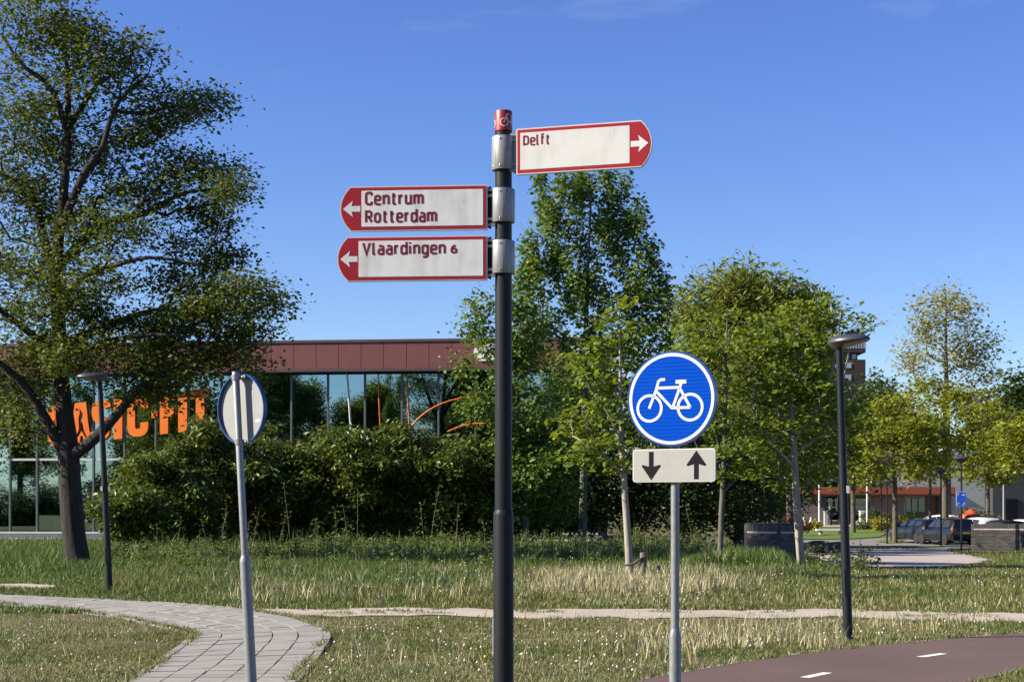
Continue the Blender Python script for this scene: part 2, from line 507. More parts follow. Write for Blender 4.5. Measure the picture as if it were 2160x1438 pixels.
M['tile2'] = earthmat('grey concrete paving tile', (0.195, 0.184, 0.166), (0.245, 0.232, 0.21), (0.295, 0.28, 0.255), 2.3, 45, 0.15)
M['joint'] = earthmat('sandy joint', (0.05, 0.043, 0.036), (0.08, 0.07, 0.058), (0.11, 0.096, 0.08), 2, 40)

def axis(lo, hi, f0, f1, step, grow=1.35):
    a = list(np.arange(f0, f1 + 1e-6, step))
    s, v = step, f1
    while v < hi: s *= grow; v += s; a.append(v)
    s, v = step, f0
    while v > lo: s *= grow; v -= s; a.insert(0, v)
    return np.array(a)
gx, gy = axis(-1500, 1500, -40, 70, 1.0), axis(-300, 3500, 0, 150, 1.0)
XX, YY = np.meshgrid(gx, gy)
ZZ = hgt(XX, YY)
nx, ny = len(gx), len(gy)
ii = (np.arange(ny - 1)[:, None] * nx + np.arange(nx - 1)[None, :]).ravel()
gm = mesh_np('ground', np.stack([XX.ravel(), YY.ravel(), ZZ.ravel()], 1), [np.stack([ii, ii + 1, ii + nx + 1, ii + nx], 1)], True)
tag(link('ground', gm, M['ground']), kind='structure')

from mathutils.geometry import delaunay_2d_cdt
def sheet(name, outline, lift, material, step=1.0, ragged=0.0, kind='structure', seed=0):
    """a draped surface inside an outline of (x, y)"""
    o = [(p[0], p[1]) for p in outline]
    b = []
    for i in range(len(o)):
        a, c = np.array(o[i]), np.array(o[(i + 1) % len(o)])
        k = max(1, int(np.linalg.norm(c - a) / (step * (0.25 if ragged else 1))))
        for t in range(k): b.append(a + (c - a) * t / k)
    b = np.array(b)
    if ragged:
        b[:, 0] += (vnoise(b[:, 0] * 3 + b[:, 1], b[:, 1] * 2, 0.35, seed) - 0.5) * ragged
        b[:, 1] += (vnoise(b[:, 0], b[:, 1] * 3, 0.35, seed + 5) - 0.5) * ragged
    x0, y0, x1, y1 = b[:, 0].min(), b[:, 1].min(), b[:, 0].max(), b[:, 1].max()
    q = np.stack(np.meshgrid(np.arange(x0, x1, step), np.arange(y0, y1, step)), -1).reshape(-1, 2)
    q = q[inside(q[:, 0], q[:, 1], b)]
    pts = [Vector(p) for p in b] + [Vector(p) for p in q]
    v, e, f, *_ = delaunay_2d_cdt(pts, [], [list(range(len(b)))], 1, 1e-4)
    vv = np.array([(p.x, p.y) for p in v])
    V = np.column_stack([vv, hgt(vv[:, 0], vv[:, 1]) + lift])
    me = bpy.data.meshes.new(name); me.from_pydata(V.tolist(), [], [list(t) for t in f])
    bm = bmesh.new(); bm.from_mesh(me); bmesh.ops.recalc_face_normals(bm, faces=bm.faces)
    if sum(fc.normal.z for fc in bm.faces) < 0: bmesh.ops.reverse_faces(bm, faces=bm.faces)
    bm.to_mesh(me); bm.free()
    return tag(link(name, me, material), kind=kind)

def gxy(px, py): g = G(px, py); return (g.x, g.y)

# sandy desire track across the meadow
tc = [(560, 1290), (640, 1289), (760, 1290), (900, 1291), (1040, 1296), (1200, 1294), (1340, 1294), (1560, 1296), (1750, 1296), (1960, 1298), (2160, 1300), (2350, 1302)]
tk = smooth_curve([gxy(*p) for p in tc], 0.25)
def band(curve, w0, w1, amp, seed):
    d = np.gradient(curve, axis=0); d /= np.linalg.norm(d, axis=1)[:, None]
    nrm = np.stack([-d[:, 1], d[:, 0]], 1)
    s = np.arange(len(curve)) * 0.25
    a = w0 + amp * (vnoise(s, s * 0, 0.9, seed) - 0.5) + amp * 0.6 * (vnoise(s, s * 0, 0.3, seed + 1) - 0.5)
    b = w1 + amp * (vnoise(s, s * 0, 0.9, seed + 2) - 0.5) + amp * 0.6 * (vnoise(s, s * 0, 0.3, seed + 3) - 0.5)
    return np.vstack([curve + nrm * a[:, None], (curve - nrm * b[:, None])[::-1]])
track = band(tk, 0.85, 0.85, 0.75, 3)
sheet('dirt_track', track, 0.012, M['dirt'], 0.5)
spill = [gxy(*p) for p in [(505, 1283), (560, 1283), (640, 1285), (700, 1291), (640, 1300), (600, 1304), (560, 1294), (520, 1288)]]
sheet('bare_earth', spill, 0.008, M['dirt'], 0.3, 0.35)
# small sandy path far left
lp = [gxy(*p) for p in [(-220, 1228), (0, 1231), (70, 1231), (112, 1234), (130, 1238), (90, 1240), (0, 1239), (-220, 1236)]]
sheet('sand_path', lp, 0.01, M['dirt'], 0.6, 0.25)
lawn_l = [gxy(*p) for p in [(-220, 1203), (60, 1205), (118, 1210), (128, 1220), (110, 1227), (0, 1227), (-220, 1224)]]
sheet('verge_lawn', lawn_l, 0.006, M['lawn'], 0.8, 0.3)

# red cycle path with a dashed axis line
far_e = [(-6.5, -2.0), (-3.6, 5.0), (-1.3, 10.6), (0.1, 13.2), (1.17, 14.8), (1.69, 15.5), (2.52, 16.65), (3.43, 17.7), (4.02, 18.35), (4.96, 19.1), (6.72, 20.4), (9.2, 21.9), (13, 23.6), (18, 25)]
fe = smooth_curve(far_e, 0.35)
d = np.gradient(fe, axis=0); d /= np.linalg.norm(d, axis=1)[:, None]
nr = np.stack([d[:, 1], -d[:, 0]], 1)
cycle_poly = np.vstack([fe, (fe + nr * 2.62)[::-1]])
sheet('cycle_path', cycle_poly, 0.02, M['red_asphalt'], 0.6)
ax_line = fe + nr * 1.2
def dash_at(p):
    k = np.argmin(np.linalg.norm(ax_line - np.array(p), axis=1))
    c, t, n_ = ax_line[k], d[k], nr[k]
    q = [c + t * 0.27 + n_ * 0.05, c - t * 0.27 + n_ * 0.05, c - t * 0.27 - n_ * 0.05, c + t * 0.27 - n_ * 0.05]
    mb = MB(); mb.add([(a[0], a[1], 0.0245) for a in q], [(0, 1, 2, 3)])
    o = mb.build('axis_dash', M['marking']); tag(o, kind='structure'); return o
cp = bpy.data.objects['cycle_path']
for p in [(2.94, 15.04), (4.84, 17.18)]:
    o = dash_at(p); o.parent = cp; del o['kind']
# pale soil edge along the cycle path
edge = band(smooth_curve([tuple(p) for p in (fe - nr * 0.05)], 0.25), 0.12, 0.06, 0.16, 31)
sheet('path_edge_soil', edge, 0.009, M['dirt'], 0.5)

# paved footpath of 30 cm tiles, five across
pairs = [((0, 1610), (395, 1600)), ((150, 1515), (515, 1508)), ((280, 1438), (610, 1438)), ((340, 1403), (650, 1394)), ((376, 1377), (674, 1362)), ((404, 1356), (683, 1341)), ((414, 1342), (665, 1325)),
         ((396, 1333), (612, 1306)), ((340, 1321), (530, 1291)), ((260, 1304), (440, 1280)), ((130, 1286), (300, 1271)), ((0, 1275), (110, 1261)), ((-170, 1267), (-130, 1251))]
ec = smooth_curve([(*gxy(*a), *gxy(*b)) for a, b in pairs], 0.30 * 1.414)
path_poly = np.vstack([ec[:, :2], ec[::-1, 2:]])
sheet('paved_path', path_poly, 0.004, M['joint'], 0.5)
pp = bpy.data.objects['paved_path']
tiles = []
for i in range(len(ec) - 1):
    for k in range(5):
        q = [ec[i, :2] + (ec[i, 2:] - ec[i, :2]) * k / 5, ec[i, :2] + (ec[i, 2:] - ec[i, :2]) * (k + 1) / 5,
             ec[i + 1, :2] + (ec[i + 1, 2:] - ec[i + 1, :2]) * (k + 1) / 5, ec[i + 1, :2] + (ec[i + 1, 2:] - ec[i + 1, :2]) * k / 5]
        q = np.array(q); c = q.mean(0)
        tiles.append((c, q))
vis = sorted([t for t in tiles if t[0][1] > 13.5], key=lambda t: t[0][1])
rest = MB()
def tile_mb(mb, c, q, mi=0):
    gap = np.array([0.965, 0.965, 0.965, 0.965])
    dz = 0.03 + random.uniform(-0.003, 0.003); tx, ty = random.uniform(-.01, .01), random.uniform(-.01, .01)
    wob = np.array([random.uniform(-.006, .006), random.uniform(-.006, .006)])
    al = (q[2] + q[3] - q[0] - q[1]); al /= np.linalg.norm(al) + 1e-9
    rel = q - c
    pa = rel @ al
    rel = (rel - pa[:, None] * al) * 0.962 + (pa * 0.985)[:, None] * al + wob * .6
    lo = [(c[0] + r_[0], c[1] + r_[1], 0.0) for r_ in rel]
    hi = [(c[0] + r_[0] * 0.985, c[1] + r_[1] * 0.985, dz + r_[0] * tx + r_[1] * ty) for r_ in rel]
    mb.mi = mi
    mb.add(lo + hi, [(4, 5, 6, 7), (0, 1, 5, 4), (1, 2, 6, 5), (2, 3, 7, 6), (3, 0, 4, 7)])
for k, (c, q) in enumerate(vis):
    if k < 300:
        mb = MB(); tile_mb(mb, c, q)
        mb.build('paving_tile', M['tile'] if random.random() < 0.6 else M['tile2'], pp)
    else: tile_mb(rest, c, q, random.choice([0, 0, 1]))
o = rest.build('paving_tiles_beyond', [M['tile'], M['tile2']], pp); tag(o, kind='stuff')
# narrow edging stones along both sides
def edging(curve, off, seg=3):
    for i in range(0, len(curve) - seg, seg):
        a, b = curve[i], curve[i + seg]
        if (a[1] + b[1]) / 2 < 13.5: continue
        t = (b - a); t = t / np.linalg.norm(t); nn = np.array([-t[1], t[0]]); c0 = nn * off
        w_ = nn * 0.04
        mb = MB(); z = 0.03 + random.uniform(-.012, .008)
        q = [a + t * .008 + c0 + w_, b - t * .008 + c0 + w_, b - t * .008 + c0 - w_, a + t * .008 + c0 - w_]
        mb.add([(p[0], p[1], -.02) for p in q] + [(p[0], p[1], z) for p in q], [(4, 5, 6, 7), (0, 1, 5, 4), (1, 2, 6, 5), (2, 3, 7, 6), (3, 0, 4, 7)])
        mb.build('edging_stone', M['tile2'], pp)
edging(ec[:, :2], 0.05); edging(ec[:, 2:], -0.05)
# loose edging stones along the outer bend
ke = smooth_curve([gxy(*p) for p in [(636, 1310), (672, 1323), (691, 1338), (684, 1358), (668, 1378)]], 0.5)
for a, b in zip(ke[:-1], ke[1:]):
    t = (b - a); t = t / np.linalg.norm(t); n_ = np.array([-t[1], t[0]]) * 0.045
    mb = MB(); q = [a + t * .01 + n_, b - t * .01 + n_, b - t * .01 - n_, a + t * .01 - n_]
    z = 0.035 + random.uniform(-.01, .01)
    mb.add([(p[0], p[1], 0) for p in q] + [(p[0], p[1], z) for p in q], [(4, 5, 6, 7), (0, 1, 5, 4), (1, 2, 6, 5), (2, 3, 7, 6), (3, 0, 4, 7)])
    mb.build('edging_stone', M['tile2'], pp)

# gravel yard, parking lane and lawn on the right
def gz(px, Z): return ((px - CX) / F * Z, Z)
yard = [gz(1752, 44.2), gz(1900, 43.0), gz(1995, 43.8), gz(2060, 47.5), gz(2088, 53), gz(2040, 62), gz(2010, 70), gz(2000, 78), gz(1780, 78), gz(1690, 74), gz(1700, 52)]
sheet('gravel_yard', yard, 0.03, M['gravel'], 1.0, 0.8)
lane = [gz(1560, 79), gz(1700, 79), gz(1900, 79), gz(2020, 79), gz(2045, 82), gz(2300, 82), gz(2300, 118), gz(1905, 118), gz(1880, 108), gz(1800, 104), gz(1560, 103)]
sheet('parking_lane', lane, 0.03, M['asphalt'], 2.0)
turf = [gz(1700, 105.5), gz(1800, 106), gz(1855, 110), gz(1870, 117), gz(1860, 125), gz(1700, 127.5), gz(1640, 126), gz(1640, 105)]
sheet('mown_lawn', turf, 0.04, M['lawn'], 2.0)
plaza = [gz(1640, 128.5), gz(2160, 128.5), gz(2160, 139), gz(1640, 139)]
sheet('forecourt', plaza, 0.03, M['gravel'], 2.0)
for nm, ol in [('lane_verge', [gz(1770, 78), gz(1890, 82), gz(1990, 84), gz(1990, 88), gz(1890, 90), gz(1820, 88), gz(1770, 83)]),
               ('tree_verge', [gz(1868, 97.5), gz(1905, 98.5), gz(1905, 104), gz(1870, 104.5), gz(1850, 101)])]:
    sheet(nm, ol, 0.06, M['lawn'], 1.5, 0.5)

# ------------------------------------------------------------------ glazed hall on the left
def glassmat(name, tint, refl):
    m, n, l, out = mat(name)
    gl = n.new('ShaderNodeBsdfGlossy'); gl.inputs['Roughness'].default_value = 0.0; gl.inputs['Color'].default_value = (0.50, 0.66, 0.70, 1)
    tr = n.new('ShaderNodeBsdfTransparent'); tr.inputs['Color'].default_value = (*tint, 1)
    lw = n.new('ShaderNodeLayerWeight'); lw.inputs['Blend'].default_value = 0.3
    mm = n.new('ShaderNodeMapRange'); mm.inputs['To Min'].default_value = refl; mm.inputs['To Max'].default_value = 1.0
    l.new(lw.outputs['Fresnel'], mm.inputs['Value'])
    mix = n.new('ShaderNodeMixShader'); l.new(mm.outputs[0], mix.inputs[0])
    l.new(tr.outputs[0], mix.inputs[1]); l.new(gl.outputs[0], mix.inputs[2]); l.new(mix.outputs[0], out.inputs[0])
    return m
M['glass'] = glassmat('green tinted facade glass', (0.60, 0.76, 0.73), 0.55)
M['glass2'] = glassmat('slightly darker facade glass', (0.52, 0.70, 0.67), 0.48)
M['dark_glass'] = glassmat('dark window glass', (0.30, 0.34, 0.36), 0.14)
M['fascia'] = plain('maroon metal cladding', (0.165, 0.052, 0.047), 0.55, 0, 0.08, 3)
M['fascia_dark'] = plain('dark maroon trim', (0.09, 0.05, 0.052), 0.5)
M['soffit'] = plain('dark soffit', (0.02, 0.02, 0.022), 0.7)
M['mullion'] = plain('grey mullion', (0.11, 0.12, 0.12), 0.5, 0.2, 0.12, 5)
M['mullion_light'] = plain('pale aluminium rail', (0.55, 0.57, 0.56), 0.45, 0.1)
M['plinth'] = plain('white plinth', (0.80, 0.77, 0.72), 0.8, 0, 0.1, 3)
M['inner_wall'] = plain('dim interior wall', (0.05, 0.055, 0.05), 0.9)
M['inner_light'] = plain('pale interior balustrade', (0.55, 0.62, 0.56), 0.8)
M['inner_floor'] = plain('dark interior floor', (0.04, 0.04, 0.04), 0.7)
M['orange'] = plain('orange letter acrylic', (0.90, 0.20, 0.012), 0.45, 0, 0.05, 2)
M['orange_line'] = plain('orange stripe', (0.75, 0.16, 0.02), 0.5)
M['white_paint'] = plain('white paint', (0.78, 0.77, 0.74), 0.5, 0, 0.05)

fa, fb = P(-200, HY, 81.0), P(1300, HY, 77.0)
fu = (fb - fa); fu.z = 0; fu.normalize()
def f_hit(px):
    r = (px - CX) / F
    # r*Z = fa.x + t*fu.x ; Z = fa.y + t*fu.y
    t = (r * fa.y - fa.x) / (fu.x - r * fu.y)
    return t
T0 = f_hit(0)
FO = fa + fu * T0; FO.z = 0
def fux(px): return f_hit(px) - T0
def fz(px, py): return EYE - (py - HY) / F * (fa.y + f_hit(px) * fu.y)
hall = thing('glazed_hall', 'long low hall with green glass front and maroon metal roof band behind the hedge', 'building', FO, math.atan2(fu.y, fu.x))
def hbox(name, m, x0, x1, y0, y1, z0, z1, label=None):
    o = MB().box(x0, x1, y0, y1, z0, z1).build(name, m, hall)
    if label: o['label'] = label
    return o
UL, UR = fux(-260), fux(1262)
ZT, ZF, ZG, ZTR, ZS = 9.98, 8.56, 8.32, 4.11, 0.42
hbox('coping', M['fascia_dark'], UL - .1, UR + .1, -0.75, 12, ZT - 0.13, ZT)
hbox('roof', M['soffit'], UL, UR, -0.58, 11.9, ZF - 0.18, ZT - 0.135)
pl = [580 + 46.9 * k for k in range(-18, 15)]
pl = [p + (1.2 if p > 860 else 0) for p in pl]
for a, b in zip(pl[:-1], pl[1:]):
    if fux(b) > UR: b = 1262
    hbox('fascia_panel', M['fascia'], fux(a) + .012, fux(b) - .012, -0.70, -0.585, ZF, ZT - 0.135)
    if b == 1262: break
hbox('fascia_trim', M['fascia_dark'], UL, UR, -0.72, -0.585, ZF - 0.15, ZF - 0.004)
mull = [-210, -152, -95, -36, 22, 79, 138, 198, 263, 329, 398, 468, 538, 615, 692, 770, 848, 925, 1003, 1081, 1160, 1240]
for px in mull:
    u = fux(px)
    hbox('mullion', M['mullion'], u - .045, u + .045, -0.10, 0.06, ZS + .004, ZG)
for a, b in zip(mull[:-1], mull[1:]):
    ua, ub = fux(a) + .05, fux(b) - .05
    for z0, z1 in ((ZS + .06, ZTR - .06), (ZTR + .06, ZG - .01)):
        mb = MB(); t1, t2 = random.uniform(-.004, .004), random.uniform(-.004, .004)
        w, h_ = (ub - ua), (z1 - z0)
        Mx = Matrix.Translation(((ua + ub) / 2, 0, (z0 + z1) / 2)) @ Matrix.Rotation(t1, 4, 'X') @ Matrix.Rotation(t2 * 1.5, 4, 'Z')
        mb.box(-w / 2, w / 2, -0.008, 0.008, -h_ / 2, h_ / 2, Mx)
        mb.build('pane', random.choice([M['glass'], M['glass'], M['glass2']]), hall)
    hbox('transom', M['mullion_light'], ua - .002, ub + .002, -0.07, 0.05, ZTR - .055, ZTR + .055)
hbox('sill', M['mullion_light'], UL, UR, -0.22, 0.1, ZS - .09, ZS)
hbox('plinth', M['plinth'], UL, UR, -0.12, 0.09, -0.3, ZS - .093)
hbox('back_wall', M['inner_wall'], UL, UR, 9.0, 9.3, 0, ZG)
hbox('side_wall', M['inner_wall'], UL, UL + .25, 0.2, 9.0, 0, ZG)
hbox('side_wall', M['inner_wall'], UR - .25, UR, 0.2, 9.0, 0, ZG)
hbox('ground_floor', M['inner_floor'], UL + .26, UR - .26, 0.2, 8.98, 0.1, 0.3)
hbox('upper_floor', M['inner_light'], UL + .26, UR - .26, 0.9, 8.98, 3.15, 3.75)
for px in (111, 300, 470, 640):
    hbox('column', M['inner_light'], fux(px) - .15, fux(px) + .15, 0.45, 0.75, 0.31, 3.145)
for px in (96, 232, 330, 420):
    hbox('partition', M['inner_wall'], fux(px) - .25, fux(px) + .25, 0.5, 0.6, 3.76, 5.6)
# orange letters fixed to the glass: BASIC-FIT, climbing to the right
def letter(name, px0, px1, strokes, w=0.40, poly=None):
    u0, u1 = fux(px0), fux(px1)
    slope = -(30.0 / 275.0)
    H_ = 2.06
    def T(x, y, dd):
        u = u0 + x * (u1 - u0)
        zb = fz(px0, 936 + slope * (px0 - 158)) + (-slope) * (u - u0) * 1.0
        return Vector((u, dd, zb + y * H_))
    mb = MB()
    if poly:
        outer, holes = poly
        tri = tessellate_polygon([[Vector((*p, 0)) for p in outer]] + [[Vector((*p, 0)) for p in hh] for hh in holes])
        al = outer + [p for hh in holes for p in hh]
        n = len(al)
        vs = [T(x, y, -0.19) for x, y in al] + [T(x, y, -0.11) for x, y in al]
        fs = [tuple(t) for t in tri] + [tuple(i + n for i in t)[::-1] for t in tri]
        s = 0
        for ring in [outer] + holes:
            for i in range(len(ring)):
                j = (i + 1) % len(ring); fs.append((s + i, s + j, n + s + j, n + s + i))
            s += len(ring)
        mb.add(vs, fs)
    for pts, r, cl in strokes:
        # strokes are laid out in metres so their width stays even
        W_ = (u1 - u0)
        q = [Vector((p[0] * W_, p[1] * H_)) for p in pts]
        q = fillet(q, r, cl, 5) if r else q
        ribbon(mb, q, w, lambda x, y, dd: T(x / W_, y / H_, dd), -0.19, -0.11, cl)
    return mb.build(name, M['orange'], hall)
h = 0.1
letter('letter', 103, 146, [([(.2, h), (.2, 1 - h), (.78, 1 - h), (.78, .55), (.2, .52)], .3, False), ([(.2, .5), (.8, .5), (.8, h), (.2, h)], .3, False)])
letter('letter', 153, 195, [], poly=([(0, 0), (.43, 0), (.46, .17), (.58, .17), (.62, 0), (1, 0), (.84, .5), (.74, 1), (.18, 1), (.06, .5)],
       [[(.42, .87), (.47, .82), (.58, .72), (.55, .55), (.64, .3), (.86, .06), (.80, .05), (.52, .29), (.20, .05), (.14, .06), (.38, .34), (.36, .62), (.42, .74)]]))
letter('letter', 196, 234, [([(.86, .80), (.80, 1 - h), (.22, 1 - h), (.22, .56), (.78, .46), (.78, h), (.2, h), (.12, .26)], .3, False)])
letter('letter', 242, 261, [([(.5, 0), (.5, 1)], 0, False)], 0.44)
letter('letter', 270, 316, [([(.80, .68), (.80, 1 - h), (.2, 1 - h), (.2, h), (.8, h), (.8, .34)], .36, False)])
letter('hyphen', 322, 334, [([(0, .5), (1, .5)], 0, False)], 0.3)
letter('letter', 339, 370, [([(.3, 0), (.3, 1)], 0, False), ([(.3, 1 - h), (1, 1 - h)], 0, False), ([(.3, .52), (.95, .52)], 0, False)], 0.42)
letter('letter', 377, 398, [([(.5, 0), (.5, 1)], 0, False)], 0.46)
letter('letter', 404, 440, [([(.56, 0), (.56, 1)], 0, False), ([(0, 1 - h), (1.1, 1 - h)], 0, False)], 0.44)
def stripe(name, m, pts, r):
    mb = MB(); c = smooth_curve(pts, 6.0)
    mb.tube([Vector((fux(p[0]), -0.14, fz(p[0], p[1]))) for p in c], r, 6)
    return mb.build(name, m, hall, 60)
stripe('light_rod', M['white_paint'], [(732, 788), (736, 840), (741, 915)], 0.026)
stripe('orange_stripe', M['orange_line'], [(798, 788), (800, 840), (803, 915)], 0.022)
stripe('orange_stripe', M['orange_line'], [(858, 788), (861, 850), (866, 920)], 0.022)
stripe('orange_stripe', M['orange_line'], [(858, 912), (880, 885), (910, 862), (950, 845), (1000, 834)], 0.026)
stripe('orange_stripe', M['orange_line'], [(945, 910), (975, 898), (1005, 893), (1050, 892)], 0.035)
# white roundel and white square sign on the roof band, half hidden by leaves
ru, rz_ = fux(1022), fz(1022, 746)
MB().lathe([(0, 0), (.42, 0), (.44, .03), (.44, .09)], 28, Matrix.Translation((ru, -0.71, rz_)) @ Matrix.Rotation(R(90), 4, 'X')).build('round_emblem', M['white_paint'], hall)
for px, w in ((1043, .22), (1216, .28), (1232, .2)):
    hbox('emblem_letter', M['white_paint'], fux(px) - w, fux(px) + w, -0.79, -0.705, rz_ - .4, rz_ + .4)

# ------------------------------------------------------------------ vegetation
def leaf_cloud(C, per, spread, L, W, droop=0.25, tilt=0.7, rng=RNG, fold=0.25, jitter=0.55):
    """leaf mesh arrays: `per` leaves round every centre in C"""
    C = np.repeat(np.asarray(C, float), per, axis=0)
    n = len(C)
    sp = np.asarray(spread, float)
    p = C + rng.normal(size=(n, 3)) * sp
    a = rng.uniform(0, 2 * np.pi, n)
    dv = np.stack([np.cos(a), np.sin(a), rng.normal(-droop, 0.35, n)], 1)
    dv /= np.linalg.norm(dv, axis=1)[:, None]
    up = np.stack([rng.normal(0, tilt, n), rng.normal(0, tilt, n), np.ones(n)], 1)
    side = np.cross(dv, up); side /= np.linalg.norm(side, axis=1)[:, None] + 1e-9
    nr_ = np.cross(side, dv)
    s = (1 + rng.uniform(-jitter, jitter, n))[:, None]
    m = p + dv * (L * 0.45) * s
    k = (W * 0.5) * s
    V = np.stack([p, m + side * k + nr_ * k * fold, p + dv * L * s, m - side * k + nr_ * k * fold], 1).reshape(-1, 3)
    b = np.arange(n) * 4
    Fc = np.concatenate([np.stack([b, b + 1, b + 2], 1), np.stack([b, b + 2, b + 3], 1)])
    return V, Fc

class Skeleton:
    def __init__(s): s.pos, s.par, s.load, s.rad, s.pl, s.chains = [], [], [], [], [], []
    def node(s, p, par, r=0.0):
        s.pos.append(np.array(p, float)); s.par.append(par); s.load.append(0); s.rad.append(r)
        s.pl.append(0 if par < 0 else s.pl[par] + np.linalg.norm(s.pos[-1] - s.pos[par]))
        return len(s.pos) - 1
    def limb(s, pts, radii, root=None):
        c = smooth_curve([(*p, r) for p, r in zip(pts, radii)], 0.35)
        par = -1 if root is None else root; ch = [] if root is None else [root]
        for q in c[(0 if root is None else 1):]:
            par = s.node(q[:3], par, q[3]); ch.append(par)
        s.chains.append(ch)
    def nearest(s, p, w=0.0):
        A = np.array(s.pos)
        return int(np.argmin(np.linalg.norm(A - p, axis=1) + w * np.array(s.pl)))
    def attach(s, p, rng, w=0.22, sag=0.12, seg=0.45):
        A = np.array(s.pos); dd = np.linalg.norm(A - p, axis=1)
        up = np.clip((A[:, 2] - p[2]), 0, None)            # prefer to start below the tip
        k = int(np.argmin(dd + w * np.array(s.pl) + 0.6 * up))
        a = s.pos[k]; dist = dd[k]
        if dist < 0.05: return
        n = max(2, int(dist / seg))
        mid = (a + p) / 2 + rng.normal(size=3) * dist * 0.10 + np.array([0, 0, dist * sag])
        par = k; ch = [k]
        for t in np.linspace(0, 1, n + 1)[1:]:
            q = a * (1 - t) ** 2 + mid * 2 * t * (1 - t) + p * t * t + (rng.normal(size=3) * 0.03 if t < 1 else 0)
            par = s.node(q, par); ch.append(par)
        s.chains.append(ch)
        while par >= 0:
            s.load[par] += 1; par = s.par[par]
    def tubes(s, rt, expo, origin, big=9, small=4, rmax=1e9):
        mb = MB()
        R_ = [max(s.rad[i], 0 if s.rad[i] else min(rmax, rt * max(1, s.load[i]) ** expo)) for i in range(len(s.pos))]
        for ch in s.chains:
            rr = [R_[i] for i in ch]
            if len(ch) > 1 and s.rad[ch[1]] == 0: rr[0] = min(rr[0], rr[1] * 1.25)
            elif len(ch) > 1: rr[0] = min(rr[0], rr[1] * 1.3)
            n = big if max(rr) > 0.06 else (6 if max(rr) > 0.025 else small)
            mb.tube([Vector(s.pos[i] - origin) for i in ch], rr, n, caps=False)
        return mb

def lobe_points(lobes, Z, rz, rng, shell=0.35, k=1.0):
    out = []
    for lb in lobes:
        px, py, rx, ry, n = lb[:5]; dz = lb[5] if len(lb) > 5 else rng.uniform(-0.4, 0.4) * rz
        n = max(1, int(n * k))
        d = rng.normal(size=(n, 3)); d /= np.linalg.norm(d, axis=1)[:, None]
        r = rng.uniform(shell ** 3, 1, n) ** (1 / 3)
        d *= r[:, None]
        c = P(px, py, Z)
        rz_l = lb[6] if len(lb) > 6 else max(0.5, min(rz, (rx + ry) / 2 / F * Z))
        out.append(np.stack([c.x + d[:, 0] * rx / F * Z, c.y + dz + d[:, 1] * rz_l, c.z + d[:, 2] * ry / F * Z], 1))
    return np.concatenate(out)

def tree(name, label, cat, Z, trunk, lobes, leaf, leafm, bark, limbs=(), rz=2.0, group=None, shell=0.35, k=1.0, rt=0.008, expo=0.5, w=0.22, sag=0.12,
         droop=0.25, tilt=0.7, crown='crown', trunk_name='trunk', seed=1, ground=None, minz=None, branches=True):
    """trunk: [(px, py, radius m)] at depth Z; leaf: (length, width, per clump, spread)"""
    rng = np.random.default_rng(seed)
    b = P(trunk[0][0], trunk[0][1], Z)
    gz_ = float(hgt(b.x, b.y)) if ground is None else ground
    base = Vector((b.x, b.y, gz_))
    sk = Skeleton()
    tp = [P(t[0], t[1], Z) + Vector((0, t[3] if len(t) > 3 else 0, 0)) for t in trunk]; tp[0] = Vector((tp[0].x, tp[0].y, gz_ - 0.1))
    sk.limb(tp, [t[2] for t in trunk])
    for lm in limbs:
        pts = [P(p[0], p[1], Z) + Vector((0, p[2] if len(p) > 2 else 0, 0)) for p in lm['p']]
        k0 = sk.nearest(np.array(pts[0]))
        sk.limb([Vector(sk.pos[k0])] + pts[1:], list(np.linspace(lm['r'][0], lm['r'][1], len(pts))), k0)
    C = lobe_points(lobes, Z, rz, rng, shell, k)
    if minz is not None: C = C[C[:, 2] > minz + gz_]
    A = np.array(sk.pos)
    order = np.argsort([np.min(np.linalg.norm(A - c, axis=1)) for c in C])
    if branches:
        for i in order: sk.attach(C[i], rng, w, sag)
    o = thing(name, label, cat, base, 0, group)
    org = np.array(base)
    sk.tubes(rt, expo, org).build(trunk_name, bark, o, 75)
    L, W, per, sp = leaf
    V, Fc = leaf_cloud(C - org, per, sp, L, W, droop, tilt, rng)
    link(crown, mesh_np(crown, V, [Fc]), leafm, o)
    return o

M['bark_dark'] = barkmat('dark furrowed bark', (0.009, 0.007, 0.006), (0.040, 0.031, 0.027), 9, 0.9)
M['bark_grey'] = barkmat('grey bark', (0.06, 0.055, 0.045), (0.15, 0.135, 0.115), 14)
M['bark_pale'] = barkmat('pale smooth bark', (0.20, 0.175, 0.14), (0.36, 0.32, 0.27), 12, 0.25)
M['bark_brown'] = barkmat('brown bark', (0.05, 0.04, 0.03), (0.14, 0.115, 0.085), 14)
M['leaf_big'] = leafmat('dark olive leaves', (0.050, 0.072, 0.017), (0.088, 0.119, 0.026), (0.165, 0.187, 0.043), 0.30)
M['leaf_poplar'] = leafmat('mid green leaves', (0.062, 0.111, 0.025), (0.105, 0.171, 0.037), (0.190, 0.240, 0.057), 0.33)
M['leaf_young'] = leafmat('fresh yellow green leaves', (0.077, 0.124, 0.018), (0.131, 0.187, 0.030), (0.232, 0.280, 0.059), 0.40)
M['leaf_willow'] = leafmat('soft green leaves', (0.085, 0.123, 0.026), (0.144, 0.181, 0.038), (0.232, 0.256, 0.059), 0.35)
M['leaf_olive'] = leafmat('yellowish olive leaves', (0.073, 0.102, 0.017), (0.123, 0.154, 0.026), (0.197, 0.221, 0.047), 0.38)
M['leaf_maple'] = leafmat('yellow green spring leaves', (0.108, 0.142, 0.020), (0.193, 0.225, 0.033), (0.309, 0.333, 0.062), 0.40)
M['leaf_sparse'] = leafmat('thin yellowish spring leaves', (0.166, 0.173, 0.048), (0.262, 0.259, 0.083), (0.386, 0.360, 0.138), 0.40)
